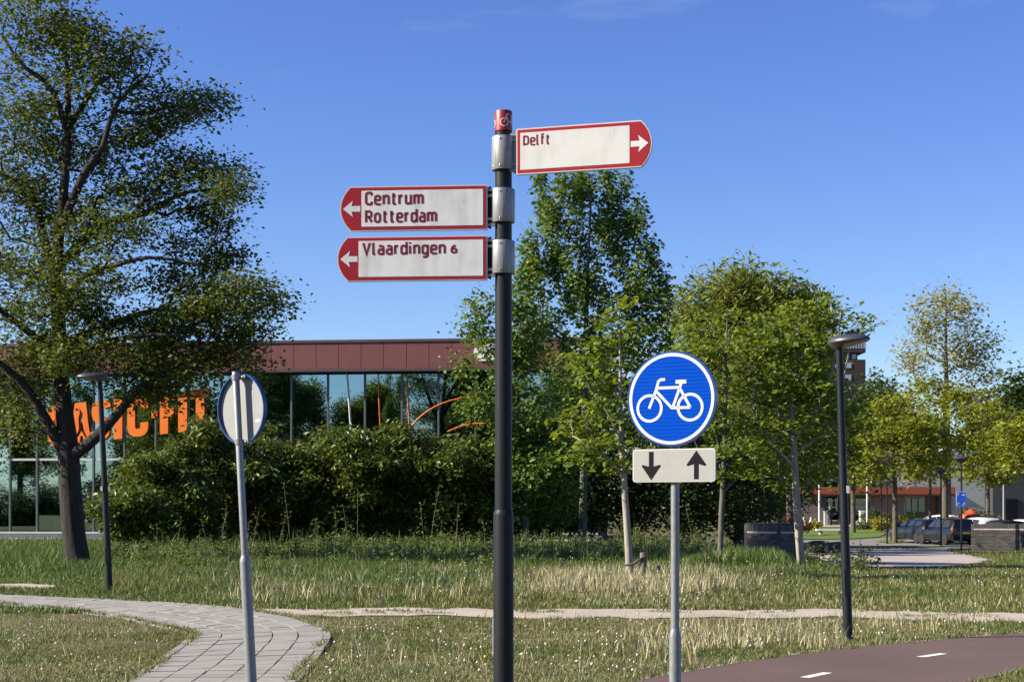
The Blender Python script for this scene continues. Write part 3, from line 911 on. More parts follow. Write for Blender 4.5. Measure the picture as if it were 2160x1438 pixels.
M['leaf_hedge'] = leafmat('glossy hedge leaves', (0.045, 0.072, 0.014), (0.084, 0.114, 0.021), (0.168, 0.202, 0.046), 0.20, 0.38)
M['leaf_dark'] = leafmat('deep green leaves', (0.028, 0.050, 0.014), (0.047, 0.074, 0.020), (0.086, 0.118, 0.032), 0.25)
M['leaf_copper'] = leafmat('coppery shrub leaves', (0.06, 0.02, 0.012), (0.12, 0.05, 0.02), (0.20, 0.10, 0.04), 0.3)
M['leaf_gold'] = leafmat('golden shrub leaves', (0.20, 0.18, 0.02), (0.30, 0.26, 0.03), (0.42, 0.36, 0.06), 0.3)

# the big old tree on the left
big_lobes = [(90, 50, 105, 75, 24), (185, 95, 60, 50, 8), (255, 150, 115, 70, 26), (50, 200, 120, 90, 26), (330, 225, 75, 65, 16), (445, 235, 48, 26, 7), (400, 215, 40, 30, 5),
             (220, 290, 130, 70, 26), (60, 330, 110, 80, 22), (380, 330, 80, 55, 14), (480, 372, 55, 32, 8), (520, 410, 26, 40, 6), (330, 400, 120, 50, 18), (450, 440, 70, 45, 11),
             (120, 430, 110, 60, 20), (20, 430, 70, 60, 8), (250, 490, 110, 50, 18), (420, 520, 80, 40, 12), (480, 540, 40, 30, 5), (60, 560, 110, 70, 22), (200, 600, 110, 60, 22), (360, 590, 80, 40, 9),
             (455, 590, 50, 28, 7), (545, 640, 62, 36, 14), (440, 660, 80, 36, 14), (580, 625, 26, 26, 5), (300, 680, 120, 46, 24), (100, 680, 130, 60, 28), (500, 700, 80, 36, 14), (560, 690, 36, 30, 6),
             (380, 745, 130, 40, 24), (230, 760, 130, 38, 22), (60, 770, 110, 44, 22), (500, 755, 60, 26, 8), (300, 800, 140, 26, 16), (420, 790, 70, 20, 6), (30, 840, 50, 50, 9), (330, 840, 70, 26, 7), (560, 790, 34, 20, 3), (440, 825, 30, 14, 2), (60, 905, 40, 28, 4), (-60, 300, 60, 200, 20), (-60, 650, 60, 160, 14)]
big_lobes = [((l_[0] - 14, l_[1], l_[2] * .87) + l_[3:]) if l_[0] > 150 else l_ for l_ in big_lobes]
big_limbs = [
 dict(p=[(150, 975), (200, 930, -.3), (262, 872, -.6), (318, 815, -.8), (420, 770, -1)], r=(0.20, 0.06)),
 dict(p=[(150, 955), (112, 905, -.2), (70, 825, -.5), (30, 780, -.8), (-20, 740, -1)], r=(0.19, 0.06)),
 dict(p=[(126, 720), (200, 690, .5), (300, 650, .8), (420, 640, 1.0), (520, 650, 1.2)], r=(0.13, 0.03)),
 dict(p=[(122, 640), (190, 590, -.6), (250, 575, -1), (340, 560, -1.4), (440, 575, -1.5)], r=(0.12, 0.03)),
 dict(p=[(120, 560), (190, 470, .8), (290, 430, 1.2), (370, 385, 1.4), (480, 380, 1.5)], r=(0.14, 0.03)),
 dict(p=[(121, 480), (190, 370, -.5), (230, 330, -.8), (265, 240, -1), (330, 180, -1)], r=(0.13, 0.04)),
 dict(p=[(118, 600), (85, 500, .3), (60, 410, .6), (20, 370, .8), (-40, 350, .8)], r=(0.16, 0.05)),
 dict(p=[(143, 265), (170, 215, .3), (200, 165, .5), (260, 130, .6)], r=(0.10, 0.03)),
 dict(p=[(143, 265), (112, 190, -.3), (60, 150, -.5), (20, 90, -.6)], r=(0.10, 0.03)),
 dict(p=[(128, 760), (70, 700, -.8), (20, 660, -1.2), (-50, 640, -1.4)], r=(0.12, 0.04)),
 dict(p=[(125, 740), (230, 735, -1.2), (330, 720, -1.6), (430, 725, -1.8)], r=(0.12, 0.03))]
tree('broadleaf_tree', 'tall dark old tree with forked leaning trunk at left in front of the glass hall', 'tree', 43.6,
     [(165, 1195, .40), (158, 1150, .335), (151, 1080, .315), (146, 1000, .31), (143, 940, .29), (135, 860, .235), (127, 760, .21), (122, 640, .19), (120, 540, .16), (133, 420, .13), (143, 265, .10), (140, 120, .05), (120, 40, .03)],
     big_lobes, (0.118, 0.070, 138, (0.38, 0.38, 0.21)), M['leaf_big'], M['bark_dark'], big_limbs, rz=3.2, rt=0.011, expo=0.48, sag=0.10, seed=3, k=1.0, tilt=0.8)

# the big hedge of laurel-like shrubs in front of the hall
hedge_px = [(285, 1090, 70, 62, 54, .9), (370, 1035, 100, 105, 56, 2), (470, 1015, 105, 118, 57.5, 2), (585, 1005, 110, 104, 58.5, 2), (700, 1010, 110, 104, 58, 2), (815, 1008, 110, 100, 59, 2.2), (920, 1018, 110, 102, 58.5, 2), (1010, 1020, 90, 104, 60, 2),
            (330, 1010, 60, 60, 61, 2), (540, 990, 90, 84, 63, 2), (760, 998, 120, 80, 63.5, 2), (900, 1012, 100, 84, 64, 2), (450, 1060, 110, 80, 64, 2), (650, 1060, 120, 90, 64, 2), (850, 1060, 120, 90, 64.5, 2)]
hedge_lab = ['low yellowish shrub at the left end of the hedge by the dark lamp post', 'rounded evergreen shrub below the orange letters', 'tall evergreen shrub behind the sign seen from the back', 'broad evergreen shrub just right of the grey sign pole',
             'evergreen shrub in the middle of the hedge', 'evergreen shrub below the orange curved stripes', 'dense evergreen shrub left of the dark signpost', 'evergreen shrub directly behind the dark signpost',
             'rear shrub showing its top below the letters', 'rear shrub below the second window from the back-facing sign', 'rear shrub below the white window rod', 'rear shrub below the orange arc', 'shaded rear shrub deep in the left part of the hedge', 'shaded rear shrub deep in the hedge middle', 'shaded rear shrub deep in the right part of the hedge']
for i, ((px, py, rx, ry, Z, rz_), lab) in enumerate(zip(hedge_px, hedge_lab)):
    rr = np.random.default_rng(100 + i)
    lobes = [(px, py, rx * .8, ry * .85, 40, 0, rz_)]
    for q in range(13):
        a = rr.uniform(0, 2 * np.pi); rad = rr.uniform(.35, .95)
        if q < 3 and i >= 1: lobes.append((px + (q - 1) * rx * .7, HY + (EYE - .75) / Z * F, rx * .5, .55 / Z * F, 16, rr.uniform(-.3, .8), .9))
        lobes.append((px + math.cos(a) * rx * rad, py - abs(math.sin(a)) * ry * rad * (1 if rr.random() < .7 else -0.7), rx * .3, ry * .24, 12, rr.uniform(-1.6, .4), .8))
    gy_ = HY + EYE / Z * F
    tree('evergreen_shrub', lab, 'shrub', Z, [(px + 6, gy_, .06), (px, (gy_ + py) / 2, .05), (px, py, .03)], lobes, (0.20, 0.078, 80, (0.23, 0.23, 0.16)), M['leaf_hedge'], M['bark_brown'],
         limbs=[dict(p=[(px, gy_ - 6), (px + sx * rx * .5, (gy_ + py) / 2, rr.uniform(-.8, .3)), (px + sx * rx * .7, py, rr.uniform(-1, .5))], r=(.04, .02)) for sx in (-.9, -.45, .4, .85)],
         rz=rz_, group='shrubs of the big hedge', crown='foliage', trunk_name='stem', seed=200 + i, droop=.55, tilt=.75, w=.15, rt=.007, expo=.4, minz=(.5 if i < 8 else .15) if i else .2)

# upright tree behind the signpost and its darker neighbours
pop = [(1165, 450, 8, 36, 5), (1098, 590, 10, 24, 4), (1128, 560, 8, 30, 4), (1320, 400, 8, 30, 4), (1375, 540, 8, 30, 4), (1405, 640, 12, 20, 3), (1140, 400, 5, 30, 4), (1183, 385, 6, 40, 5), (1345, 470, 8, 40, 5), (1395, 585, 14, 24, 4), (1108, 540, 8, 26, 3), (1280, 372, 10, 26, 4), (1225, 372, 8, 26, 4), (1250, 395, 38, 36, 9), (1210, 420, 22, 45, 7), (1300, 420, 22, 35, 6), (1145, 430, 12, 40, 5), (1180, 490, 34, 60, 13), (1250, 480, 55, 60, 18), (1310, 490, 30, 50, 9), (1120, 500, 14, 30, 3),
       (1220, 570, 80, 60, 24), (1320, 570, 40, 60, 12), (1360, 520, 14, 30, 4), (1140, 590, 50, 45, 12), (1260, 640, 90, 60, 24), (1380, 610, 32, 34, 7), (1150, 660, 60, 50, 14), (1350, 660, 55, 45, 13), (1230, 730, 110, 60, 26), (1110, 740, 50, 45, 10), (1370, 740, 46, 50, 9), (1200, 820, 110, 60, 18), (1320, 830, 80, 60, 12)]
tree('upright_tree', 'tall narrow green tree rising behind the Delft panel', 'tree', 62, [(1228, 1158, .17), (1232, 950, .14), (1235, 750, .11), (1240, 560, .07), (1248, 400, .03)], pop,
     (0.165, 0.12, 76, (0.18, 0.18, 0.34)), M['leaf_poplar'], M['bark_grey'], rz=2.2, seed=5, w=.35, sag=-.05, rt=.009, expo=.42, droop=.35, tilt=.9)
drk = [(1062, 650, 22, 30, 6), (1095, 700, 46, 60, 14), (1012, 688, 30, 18, 5), (1010, 640, 8, 14, 2), (1028, 735, 16, 18, 3), (1082, 790, 42, 70, 17), (978, 775, 14, 12, 2), (1090, 880, 80, 70, 24), (1020, 860, 40, 40, 8), (1120, 970, 80, 60, 22), (1080, 1060, 90, 46, 18), (1170, 950, 80, 80, 22), (1160, 1040, 80, 60, 20)]
tree('dense_tree', 'dense dark green tree directly behind the middle of the dark signpost', 'tree', 58, [(1110, 1165, .13), (1105, 1000, .11), (1085, 800, .07), (1060, 660, .03)], drk, (0.16, 0.115, 110, (0.30, 0.30, 0.28)), M['leaf_poplar'], M['bark_grey'], rz=2.2, seed=6, droop=.4, tilt=.85)
thick = [(1200, 1000, 130, 130, 66, 'dark thicket shrub between the signpost and the staked tree'), (1330, 960, 130, 160, 67, 'dark thicket shrub behind the staked young tree'), (1440, 1000, 120, 130, 66.5, 'dark thicket shrub behind the two-arrow plate'),
         (1550, 990, 120, 150, 68, 'dark thicket shrub left of the left brick wall'), (1620, 960, 110, 150, 74, 'dark thicket shrub behind the left brick wall'), (1110, 1030, 110, 110, 66, 'dark thicket shrub just right of the signpost foot')]
for i, (px, py, rx, ry, Z, lab) in enumerate(thick):
    gy_ = HY + EYE / Z * F
    tree('thicket_shrub', lab, 'shrub', Z, [(px, gy_, .08), (px + 5, (gy_ + py) / 2, .06), (px, py, .03)], [(px, py, rx, ry, 150, 0, 2.2), (px, py + ry * .45, rx, ry * .5, 60, 0, 2.4)], (0.16, 0.10, 62, (0.34, 0.34, 0.28)), M['leaf_dark'], M['bark_brown'],
         limbs=[dict(p=[(px, gy_), (px + s_ * rx * .4, (gy_ + py) / 2), (px + s_ * rx * .6, py)], r=(.05, .02)) for s_ in (-1, 1)], rz=2, group='dark thicket under the trees', crown='foliage', trunk_name='stem', seed=300 + i, droop=.4, minz=.25, shell=.2)

# three young street trees in the meadow
def layered(spec, rng, n=3):
    out = []
    for px, py, rx in spec: out.append((px, py, rx, 14, n + int(rx / 9)))
    return out
y1 = layered([(1310, 645, 20), (1300, 680, 34), (1345, 690, 30), (1275, 715, 36), (1330, 735, 46), (1225, 755, 40), (1290, 770, 50), (1370, 765, 40), (1250, 800, 44), (1330, 810, 60), (1300, 845, 60), (1375, 840, 40), (1225, 880, 44), (1290, 885, 50), (1350, 890, 50), (1210, 915, 36), (1255, 940, 50), (1320, 930, 50), (1385, 905, 40), (1230, 965, 36), (1300, 980, 40), (1390, 950, 36), (1345, 975, 30)], RNG)
st1 = tree('young_tree', 'staked young tree with pale trunk and fresh layered leaves left of the round cycle sign', 'tree', 35, [(1330, 1226, .098), (1324, 1130, .08), (1316, 1010, .07), (1310, 900, .05), (1308, 760, .03), (1306, 640, .012)], y1,
     (0.15, 0.10, 21, (0.22, 0.22, 0.07)), M['leaf_young'], M['bark_pale'], rz=1.3, seed=8, w=.5, sag=-.08, rt=.0065, expo=.5, droop=.35, tilt=.5,
     limbs=[dict(p=[(1313, 1000), (1280, 965, -.2), (1225, 930, -.3)], r=(.035, .012)), dict(p=[(1312, 940), (1280, 870, -.2), (1215, 790, -.4)], r=(.035, .01)), dict(p=[(1312, 920), (1350, 850, .2), (1385, 770, .3)], r=(.03, .01))])
y2 = layered([(1530, 660, 50), (1480, 690, 50), (1570, 700, 50), (1520, 735, 60), (1455, 745, 40), (1590, 760, 50), (1500, 790, 60), (1560, 810, 60), (1470, 840, 40), (1600, 840, 40), (1530, 860, 60), (1580, 890, 50), (1510, 905, 50), (1560, 940, 60), (1500, 960, 40), (1590, 975, 40), (1540, 1000, 40)], RNG)
tree('young_tree', 'slim young tree with grey trunk just right of the two-arrow plate', 'tree', 42, [(1519, 1200, .085), (1521, 1100, .075), (1526, 1000, .065), (1530, 880, .05), (1532, 740, .03), (1535, 650, .012)], y2,
     (0.15, 0.10, 21, (0.26, 0.26, 0.08)), M['leaf_young'], M['bark_grey'], rz=1.5, seed=9, w=.5, sag=-.05, rt=.008, expo=.5, droop=.35, tilt=.5,
     limbs=[dict(p=[(1523, 1050), (1570, 990), (1610, 950)], r=(.035, .012)), dict(p=[(1524, 1020), (1480, 960), (1445, 880)], r=(.035, .012)), dict(p=[(1526, 1000), (1575, 900), (1600, 800)], r=(.035, .01))])
y3 = layered([(1765, 640, 12), (1755, 668, 16), (1812, 682, 16), (1806, 700, 14), (1690, 650, 30), (1720, 680, 40), (1650, 690, 40), (1690, 720, 60), (1720, 730, 38), (1620, 740, 50), (1670, 770, 60), (1712, 775, 46), (1600, 790, 40), (1650, 815, 60), (1710, 820, 60), (1742, 815, 36), (1610, 850, 50), (1680, 865, 70), (1750, 860, 50), (1640, 900, 60), (1720, 910, 60), (1780, 900, 36), (1600, 930, 40), (1670, 950, 60), (1740, 960, 50), (1630, 990, 50), (1710, 1000, 50), (1670, 1020, 40), (1780, 870, 22)], RNG)
tree('young_tree', 'fuller young tree with pale trunk between the cycle sign and the right lamp post', 'tree', 42.5, [(1692, 1200, .12), (1684, 1110, .11), (1678, 1010, .10), (1672, 900, .08), (1668, 800, .05), (1690, 660, .015)], y3,
     (0.155, 0.105, 26, (0.27, 0.27, 0.09)), M['leaf_young'], M['bark_pale'], rz=1.8, seed=10, w=.5, sag=-.05, rt=.009, expo=.5, droop=.35, tilt=.5,
     limbs=[dict(p=[(1676, 980), (1610, 920, -.4), (1570, 850, -.6)], r=(.05, .015)), dict(p=[(1674, 930), (1735, 830, -.3), (1765, 700, -.3), (1768, 635, -.3)], r=(.05, .008)), dict(p=[(1672, 900), (1600, 800, .3), (1560, 740, .4)], r=(.045, .012)), dict(p=[(1675, 960), (1760, 880, .3), (1806, 690, .3)], r=(.045, .01))])

# background trees
wl_ = [(1560, 620, 70, 36, 16), (1500, 640, 60, 40, 14), (1620, 640, 60, 40, 14), (1680, 660, 50, 40, 10), (1450, 680, 40, 40, 9), (1720, 690, 34, 40, 7), (1540, 690, 110, 50, 26), (1650, 710, 90, 50, 20), (1450, 750, 50, 60, 12), (1560, 770, 120, 60, 28), (1690, 770, 70, 60, 14), (1725, 750, 24, 50, 5), (1480, 850, 80, 70, 18), (1600, 860, 110, 70, 20), (1520, 950, 100, 60, 14), (1700, 860, 70, 70, 12), (1650, 950, 100, 60, 14)]
tree('willow_tree', 'large rounded pale green tree behind the round cycle sign', 'tree', 86, [(1560, 1140, .3), (1560, 950, .25), (1558, 780, .15), (1560, 640, .05)], wl_, (0.36, 0.11, 150, (0.55, 0.55, 0.5)), M['leaf_willow'], M['bark_brown'], rz=4, seed=12, rt=.014, expo=.42, droop=-.5, tilt=.9)
ol_ = [(1660, 690, 50, 34, 12), (1620, 730, 60, 40, 14), (1700, 730, 60, 44, 14), (1660, 800, 90, 60, 24), (1720, 820, 40, 60, 10), (1590, 800, 50, 50, 9), (1660, 890, 100, 60, 22), (1760, 880, 40, 60, 8), (1700, 960, 90, 60, 14), (1600, 950, 70, 50, 10), (1790, 960, 40, 50, 6)]
tree('olive_green_tree', 'yellowish olive tree in front of the large rounded tree near the right lamp', 'tree', 72, [(1668, 1150, .2), (1665, 950, .16), (1662, 780, .1), (1660, 690, .03)], ol_, (0.21, 0.12, 120, (0.42, 0.42, 0.3)), M['leaf_olive'], M['bark_brown'], rz=2.6, seed=13, rt=.012, expo=.42)
dk = [(1790, 870, 50, 60, 14), (1832, 850, 26, 40, 7), (1770, 920, 60, 60, 14), (1830, 920, 40, 60, 10), (1800, 990, 60, 40, 10)]
tree('dark_green_tree', 'dark green tree behind the middle of the right lamp post', 'tree', 118, [(1800, 1110, .2), (1800, 950, .15), (1805, 830, .05)], dk, (0.32, 0.2, 100, (0.7, 0.7, 0.6)), M['leaf_dark'], M['bark_brown'], rz=3, seed=14, rt=.015, expo=.4)
for i, (px, top, hw, Z, lab) in enumerate([(1848, 800, 20, 190, 'pointed dark tree below the brick tower'), (1872, 812, 20, 195, 'second pointed dark tree right of the brick tower foot'), (2140, 790, 46, 160, 'dark tree at the right edge behind the spring leaves'), (2195, 800, 50, 160, 'dark tree just off the right edge behind the wall'), (2095, 850, 40, 165, 'lower dark tree behind the yellow trees near the right edge'), (1905, 850, 40, 170, 'dark tree behind the leftmost yellow tree')]):
    tree('distant_tree', lab, 'tree', Z, [(px, 1100, .2), (px, 950, .15), (px, top + 20, .04)], [(px, top + 30, hw * .5, 30, 10), (px, top + 80, hw * .9, 50, 20), (px, top + 160, hw * 1.1, 70, 26), (px, top + 240, hw * 1.1, 50, 16)], (0.55, 0.32, 60, (1.0, 1.0, 1.0)), M['leaf_dark'], M['bark_brown'], rz=3, seed=20 + i, rt=.03, expo=.35, group='distant dark trees', branches=False)

sp_ = [(1990, 620, 45, 26, 8), (1960, 660, 44, 34, 9), (2020, 660, 40, 34, 9), (1990, 700, 70, 36, 13), (1940, 730, 40, 40, 8), (2030, 740, 46, 40, 9), (1985, 770, 70, 40, 12), (2080, 720, 30, 26, 4), (2070, 760, 50, 36, 7), (1925, 775, 36, 26, 5), (2100, 790, 24, 24, 3), (1990, 830, 80, 40, 10), (1940, 840, 50, 40, 6), (2050, 830, 60, 40, 8)]
tree('sparse_tree', 'tall thin-leaved tree rising above the yellow spring trees at right', 'tree', 112, [(2000, 1130, .26), (1998, 900, .2), (1996, 780, .14), (1995, 620, .04)], sp_, (0.26, 0.15, 62, (0.55, 0.55, 0.42)), M['leaf_sparse'], M['bark_brown'], rz=2.5, seed=31, rt=.014, expo=.5, sag=-.1, w=.4)
mp = [
 (1888, 98, [(1888, 1143, .17), (1888, 1040, .15), (1885, 960, .11), (1880, 880, .04)], [(1880, 860, 50, 30, 9), (1840, 900, 44, 34, 9), (1910, 900, 60, 36, 12), (1870, 940, 70, 36, 14), (1820, 950, 34, 30, 6), (1930, 950, 50, 36, 10), (1850, 985, 60, 30, 9), (1920, 990, 50, 28, 8)], 'yellow spring tree with straight trunk left of the parked cars'),
 (1995, 103, [(1994, 1120, .23), (1994, 1030, .21), (1993, 940, .14), (1990, 840, .05)], [(1980, 830, 60, 30, 10), (2030, 850, 50, 34, 9), (1950, 880, 60, 36, 12), (2020, 900, 70, 40, 14), (1970, 940, 70, 36, 14), (2040, 950, 60, 36, 11), (1960, 985, 50, 26, 7), (2020, 985, 50, 24, 6)], 'yellow spring tree with thick trunk directly behind the parked cars'),
 (2085, 108, [(2084, 1108, .14), (2084, 1020, .13), (2085, 950, .09), (2085, 880, .04)], [(2085, 870, 50, 34, 9), (2060, 920, 50, 36, 10), (2120, 920, 50, 40, 11), (2090, 960, 60, 36, 12), (2140, 965, 40, 34, 8), (2050, 985, 40, 30, 7), (2110, 1005, 50, 26, 7)], 'yellow spring tree behind the brush pile'),
 (2165, 96, [(2168, 1120, .14), (2168, 1020, .13), (2168, 950, .1), (2168, 880, .04)], [(2150, 900, 40, 40, 9), (2190, 900, 40, 40, 7), (2150, 950, 44, 36, 9), (2200, 960, 40, 40, 6), (2150, 995, 40, 26, 6)], 'yellow spring tree cut by the right edge'),
 (1960, 100, [(1962, 1118, .1), (1962, 1020, .09), (1960, 960, .06), (1960, 900, .03)], [(1960, 900, 36, 30, 6), (1940, 940, 36, 30, 6), (1985, 940, 36, 30, 6), (1960, 985, 40, 24, 6)], 'slender dark-trunked spring tree left of the thick trunk')]
for i, (px, Z, tr, lb, lab) in enumerate(mp):
    tree('spring_tree', lab, 'tree', Z, tr, lb, (0.24, 0.17, 84, (0.45, 0.45, 0.24)), M['leaf_maple'], M['bark_brown'], rz=2.2, seed=40 + i, rt=.012, expo=.45, w=.35, group='yellow green trees by the parking')

# trees standing across the meadow behind the photographer, mirrored in the glass
mirrored = []
src = [o for o in COL.objects if o.name == 'willow_tree'][0]; src2 = [o for o in COL.objects if o.name == 'upright_tree'][0]; src3 = [o for o in COL.objects if o.name == 'broadleaf_tree'][0]
for i, (x, y, s, q, o) in enumerate([(-27, -24, 1.0, 0.4, src), (-42, -28, 1.05, 2.0, src), (-54, -26, 1.3, 1.2, src3), (-66, -30, 1.05, 3.1, src), (-80, -28, 1.15, 2.2, src2), (-92, -36, 1.4, 4.0, src), (-36, -22, 1.1, 5.0, src2), (-58, -40, 1.35, 5.2, src), (-76, -40, 1.2, .8, src), (-30, -44, 1.4, 1.9, src), (-106, -40, 1.6, 2.9, src), (-16, -40, 1.3, 3.9, src)]):
    c = copy_tree(o); c.location = (x, y, 0); c.rotation_euler = (0, 0, q); c.scale = (s, s, s)
    mirrored.append(c)

src4 = [o for o in COL.objects if o.name == 'thicket_shrub'][0]
mirrored_shrubs = []  # unseen shrubs, added to cover the bright horizon mirrored in the lower panes
for i in range(20):
    c = copy_tree(src4); c.location = (-14 - 5.4 * i, -22 - (i * 7) % 6, -.9); c.rotation_euler = (0, 0, i * 1.3); c.scale = (1.7 + .2 * (i % 3), 1.6, .85 + .12 * (i % 4))
    mirrored_shrubs.append(c)
ORD = 'first second third fourth fifth sixth seventh eighth ninth tenth eleventh twelfth thirteenth fourteenth fifteenth sixteenth seventeenth eighteenth nineteenth twentieth'.split()
for lst, w_ in ((mirrored, 'tree'), (mirrored_shrubs, 'shrub')):
    for k, c in enumerate(sorted(lst, key=lambda c: -c.location.x)):
        c['label'] = '%s %s leftwards in the unseen row behind the camera, mirrored in the hall glass' % (ORD[k], w_); c['group'] = w_ + 's mirrored in the glass'

# ------------------------------------------------------------------ grass and wild plants
def grassmat():
    m, n, l, out = mat('grass blades')
    at = n.new('ShaderNodeAttribute'); at.attribute_name = 'dry'
    g = n.new('ShaderNodeNewGeometry')
    gc = ramp(n, l, g.outputs['Random Per Island'], [(0.0, (0.070, 0.080, 0.017)), (0.5, (0.130, 0.140, 0.034)), (0.9, (0.215, 0.21, 0.065)), (1.0, (0.30, 0.28, 0.12))])
    dc = ramp(n, l, g.outputs['Random Per Island'], [(0.0, (0.24, 0.20, 0.10)), (0.5, (0.42, 0.37, 0.21)), (1.0, (0.62, 0.56, 0.38))])
    a2 = n.new('ShaderNodeAttribute'); a2.attribute_name = 'lush'
    lc = ramp(n, l, g.outputs['Random Per Island'], [(0.0, (0.035, 0.068, 0.012)), (0.5, (0.072, 0.125, 0.022)), (1.0, (0.15, 0.20, 0.045))])
    m0 = n.new('ShaderNodeMixRGB'); l.new(a2.outputs['Fac'], m0.inputs[0]); l.new(gc, m0.inputs[1]); l.new(lc, m0.inputs[2]); gc = m0.outputs[0]
    mx = n.new('ShaderNodeMixRGB'); l.new(at.outputs['Fac'], mx.inputs[0]); l.new(gc, mx.inputs[1]); l.new(dc, mx.inputs[2])
    b = n.new('ShaderNodeBsdfPrincipled'); l.new(mx.outputs[0], b.inputs['Base Color']); b.inputs['Roughness'].default_value = 0.55; b.inputs['Specular IOR Level'].default_value = 0.25
    t = n.new('ShaderNodeBsdfTranslucent'); l.new(mx.outputs[0], t.inputs['Color'])
    mix = n.new('ShaderNodeMixShader'); mix.inputs[0].default_value = 0.3
    l.new(b.outputs[0], mix.inputs[1]); l.new(t.outputs[0], mix.inputs[2]); l.new(mix.outputs[0], out.inputs[0])
    return m
M['grass'] = grassmat()
bare = [np.asarray(track), np.asarray(path_poly), np.asarray(cycle_poly), np.array(lp), np.array([p for p in yard]), np.array(lane), np.array(turf), np.array(plaza)]
def blades(name, x, y, h, w, lean, dry, tall=True, mat_=None, lush=None):
    n = len(x); z = hgt(x, y)
    a = RNG.uniform(0, 2 * np.pi, n); b = RNG.uniform(0, 2 * np.pi, n)
    sx, sy = np.cos(a) * w / 2, np.sin(a) * w / 2
    dx, dy = np.cos(b) * lean * h, np.sin(b) * lean * h
    p = np.stack([x, y, z], 1); s = np.stack([sx, sy, sx * 0], 1)
    tip = p + np.stack([dx, dy, h], 1)
    if tall:
        mid = p + np.stack([dx * .35, dy * .35, h * .6], 1)
        V = np.stack([p - s, p + s, mid + s * .75, mid - s * .75, tip], 1).reshape(-1, 3); k = np.arange(n) * 5
        Fc = [np.stack([k, k + 1, k + 2], 1), np.stack([k, k + 2, k + 3], 1), np.stack([k + 3, k + 2, k + 4], 1)]; rep = 5
    else:
        V = np.stack([p - s, p + s, tip], 1).reshape(-1, 3); k = np.arange(n) * 3
        Fc = [np.stack([k, k + 1, k + 2], 1)]; rep = 3
    me = mesh_np(name, V, [np.concatenate(Fc)], attr={'dry': np.repeat(dry, rep), 'lush': np.repeat(np.zeros(n) if lush is None else lush, rep)})
    return tag(link(name, me, mat_ or M['grass']), kind='stuff')
def scatter(n, z0, z1, k=1.0, margin=0.36, ax=None):
    """points on the meadow, thinning out with distance; ax = (x fraction lo, hi)"""
    u = RNG.uniform(0, 1, n)
    y = z0 * (z1 / z0) ** u
    lo, hi = ax if ax else (-margin, margin)
    x = RNG.uniform(lo, hi, n) * y
    if z0 < 20: x *= 1.0
    return x, y
def keep(x, y, ragged=0.12):
    ok = np.ones(len(x), bool)
    jx, jy = RNG.normal(0, ragged * .4, len(x)), RNG.normal(0, ragged, len(x)) + np.where(x > -1.5, (vnoise(x, y, .5, 41) - .5) * 5 * ragged, 0)
    for q_, pz in enumerate(bare):
        ins = inside(x + jx, y + jy, pz)
        if q_ == 0: ins &= ~((vnoise(x, y, .55, 51) > .63) & (vnoise(x, y, .16, 52) > .35))      # tufts left standing in the trodden track
        ok &= ~ins
    ok &= ~((x < 10) & (y > 76.5))
    return ok
# mown foreground lawn
x, y = scatter(330000, 13.2, 24.6)
ok = keep(x, y, .09); x, y = x[ok], y[ok]
nz = vnoise(x, y, 1.1, 1) * .6 + vnoise(x, y, .3, 2) * .4
bald = vnoise(x, y, 1.7, 9)
ok = RNG.uniform(0, 1, len(x)) < np.clip(1.35 - 1.3 * np.clip(bald * .75 + vnoise(x, y, .4, 10) * .25 - .45, 0, 1) * 3.2, .12, 1); x, y, nz = x[ok], y[ok], nz[ok]
h = (0.014 + 0.085 * np.clip(nz * .6 + .55 * vnoise(x, y, .22, 18) - .1, 0, 1) ** 2) * RNG.uniform(.5, 1.4, len(x))
dry = np.clip((RNG.uniform(0, 1, len(x)) < 0.20 + .35 * (vnoise(x, y, 2.2, 6) > .58)).astype(float) * RNG.uniform(.5, 1, len(x)) * .8, 0, 1)
blades('lawn_grass', x, y, h, RNG.uniform(.006, .015, len(x)), RNG.uniform(.1, 1.1, len(x)), dry, False, lush=np.clip((vnoise(x, y, 1.3, 15) - .45) * 3, 0, 1) * .8 + np.clip((vnoise(x, y, .35, 17) - .62) * 5, 0, 1) * .45)
# grass leaning over the edges of the paving and of the cycle path
E = []
for cv, n_ in ((ec[:, :2] * 1.02 - ec[:, 2:] * .02, 4200), (ec[:, 2:] * 1.02 - ec[:, :2] * .02, 4200), (fe - nr * .06, 5200), (fe + nr * 2.66, 2600)):
    k = RNG.integers(0, len(cv) - 1, n_); t = RNG.uniform(0, 1, n_)[:, None]
    E.append(cv[k] * (1 - t) + cv[k + 1] * t + RNG.normal(0, .036, (n_, 2)))
E = np.concatenate(E); E = E[(E[:, 1] > 13.4) & (vnoise(E[:, 0], E[:, 1], .5, 81) > .36)]
blades('edge_grass', E[:, 0], E[:, 1], RNG.uniform(.03, .11, len(E)), RNG.uniform(.007, .014, len(E)), RNG.uniform(.2, 1.3, len(E)), (RNG.uniform(0, 1, len(E)) < .22) * .8, lush=RNG.uniform(0, .8, len(E)))
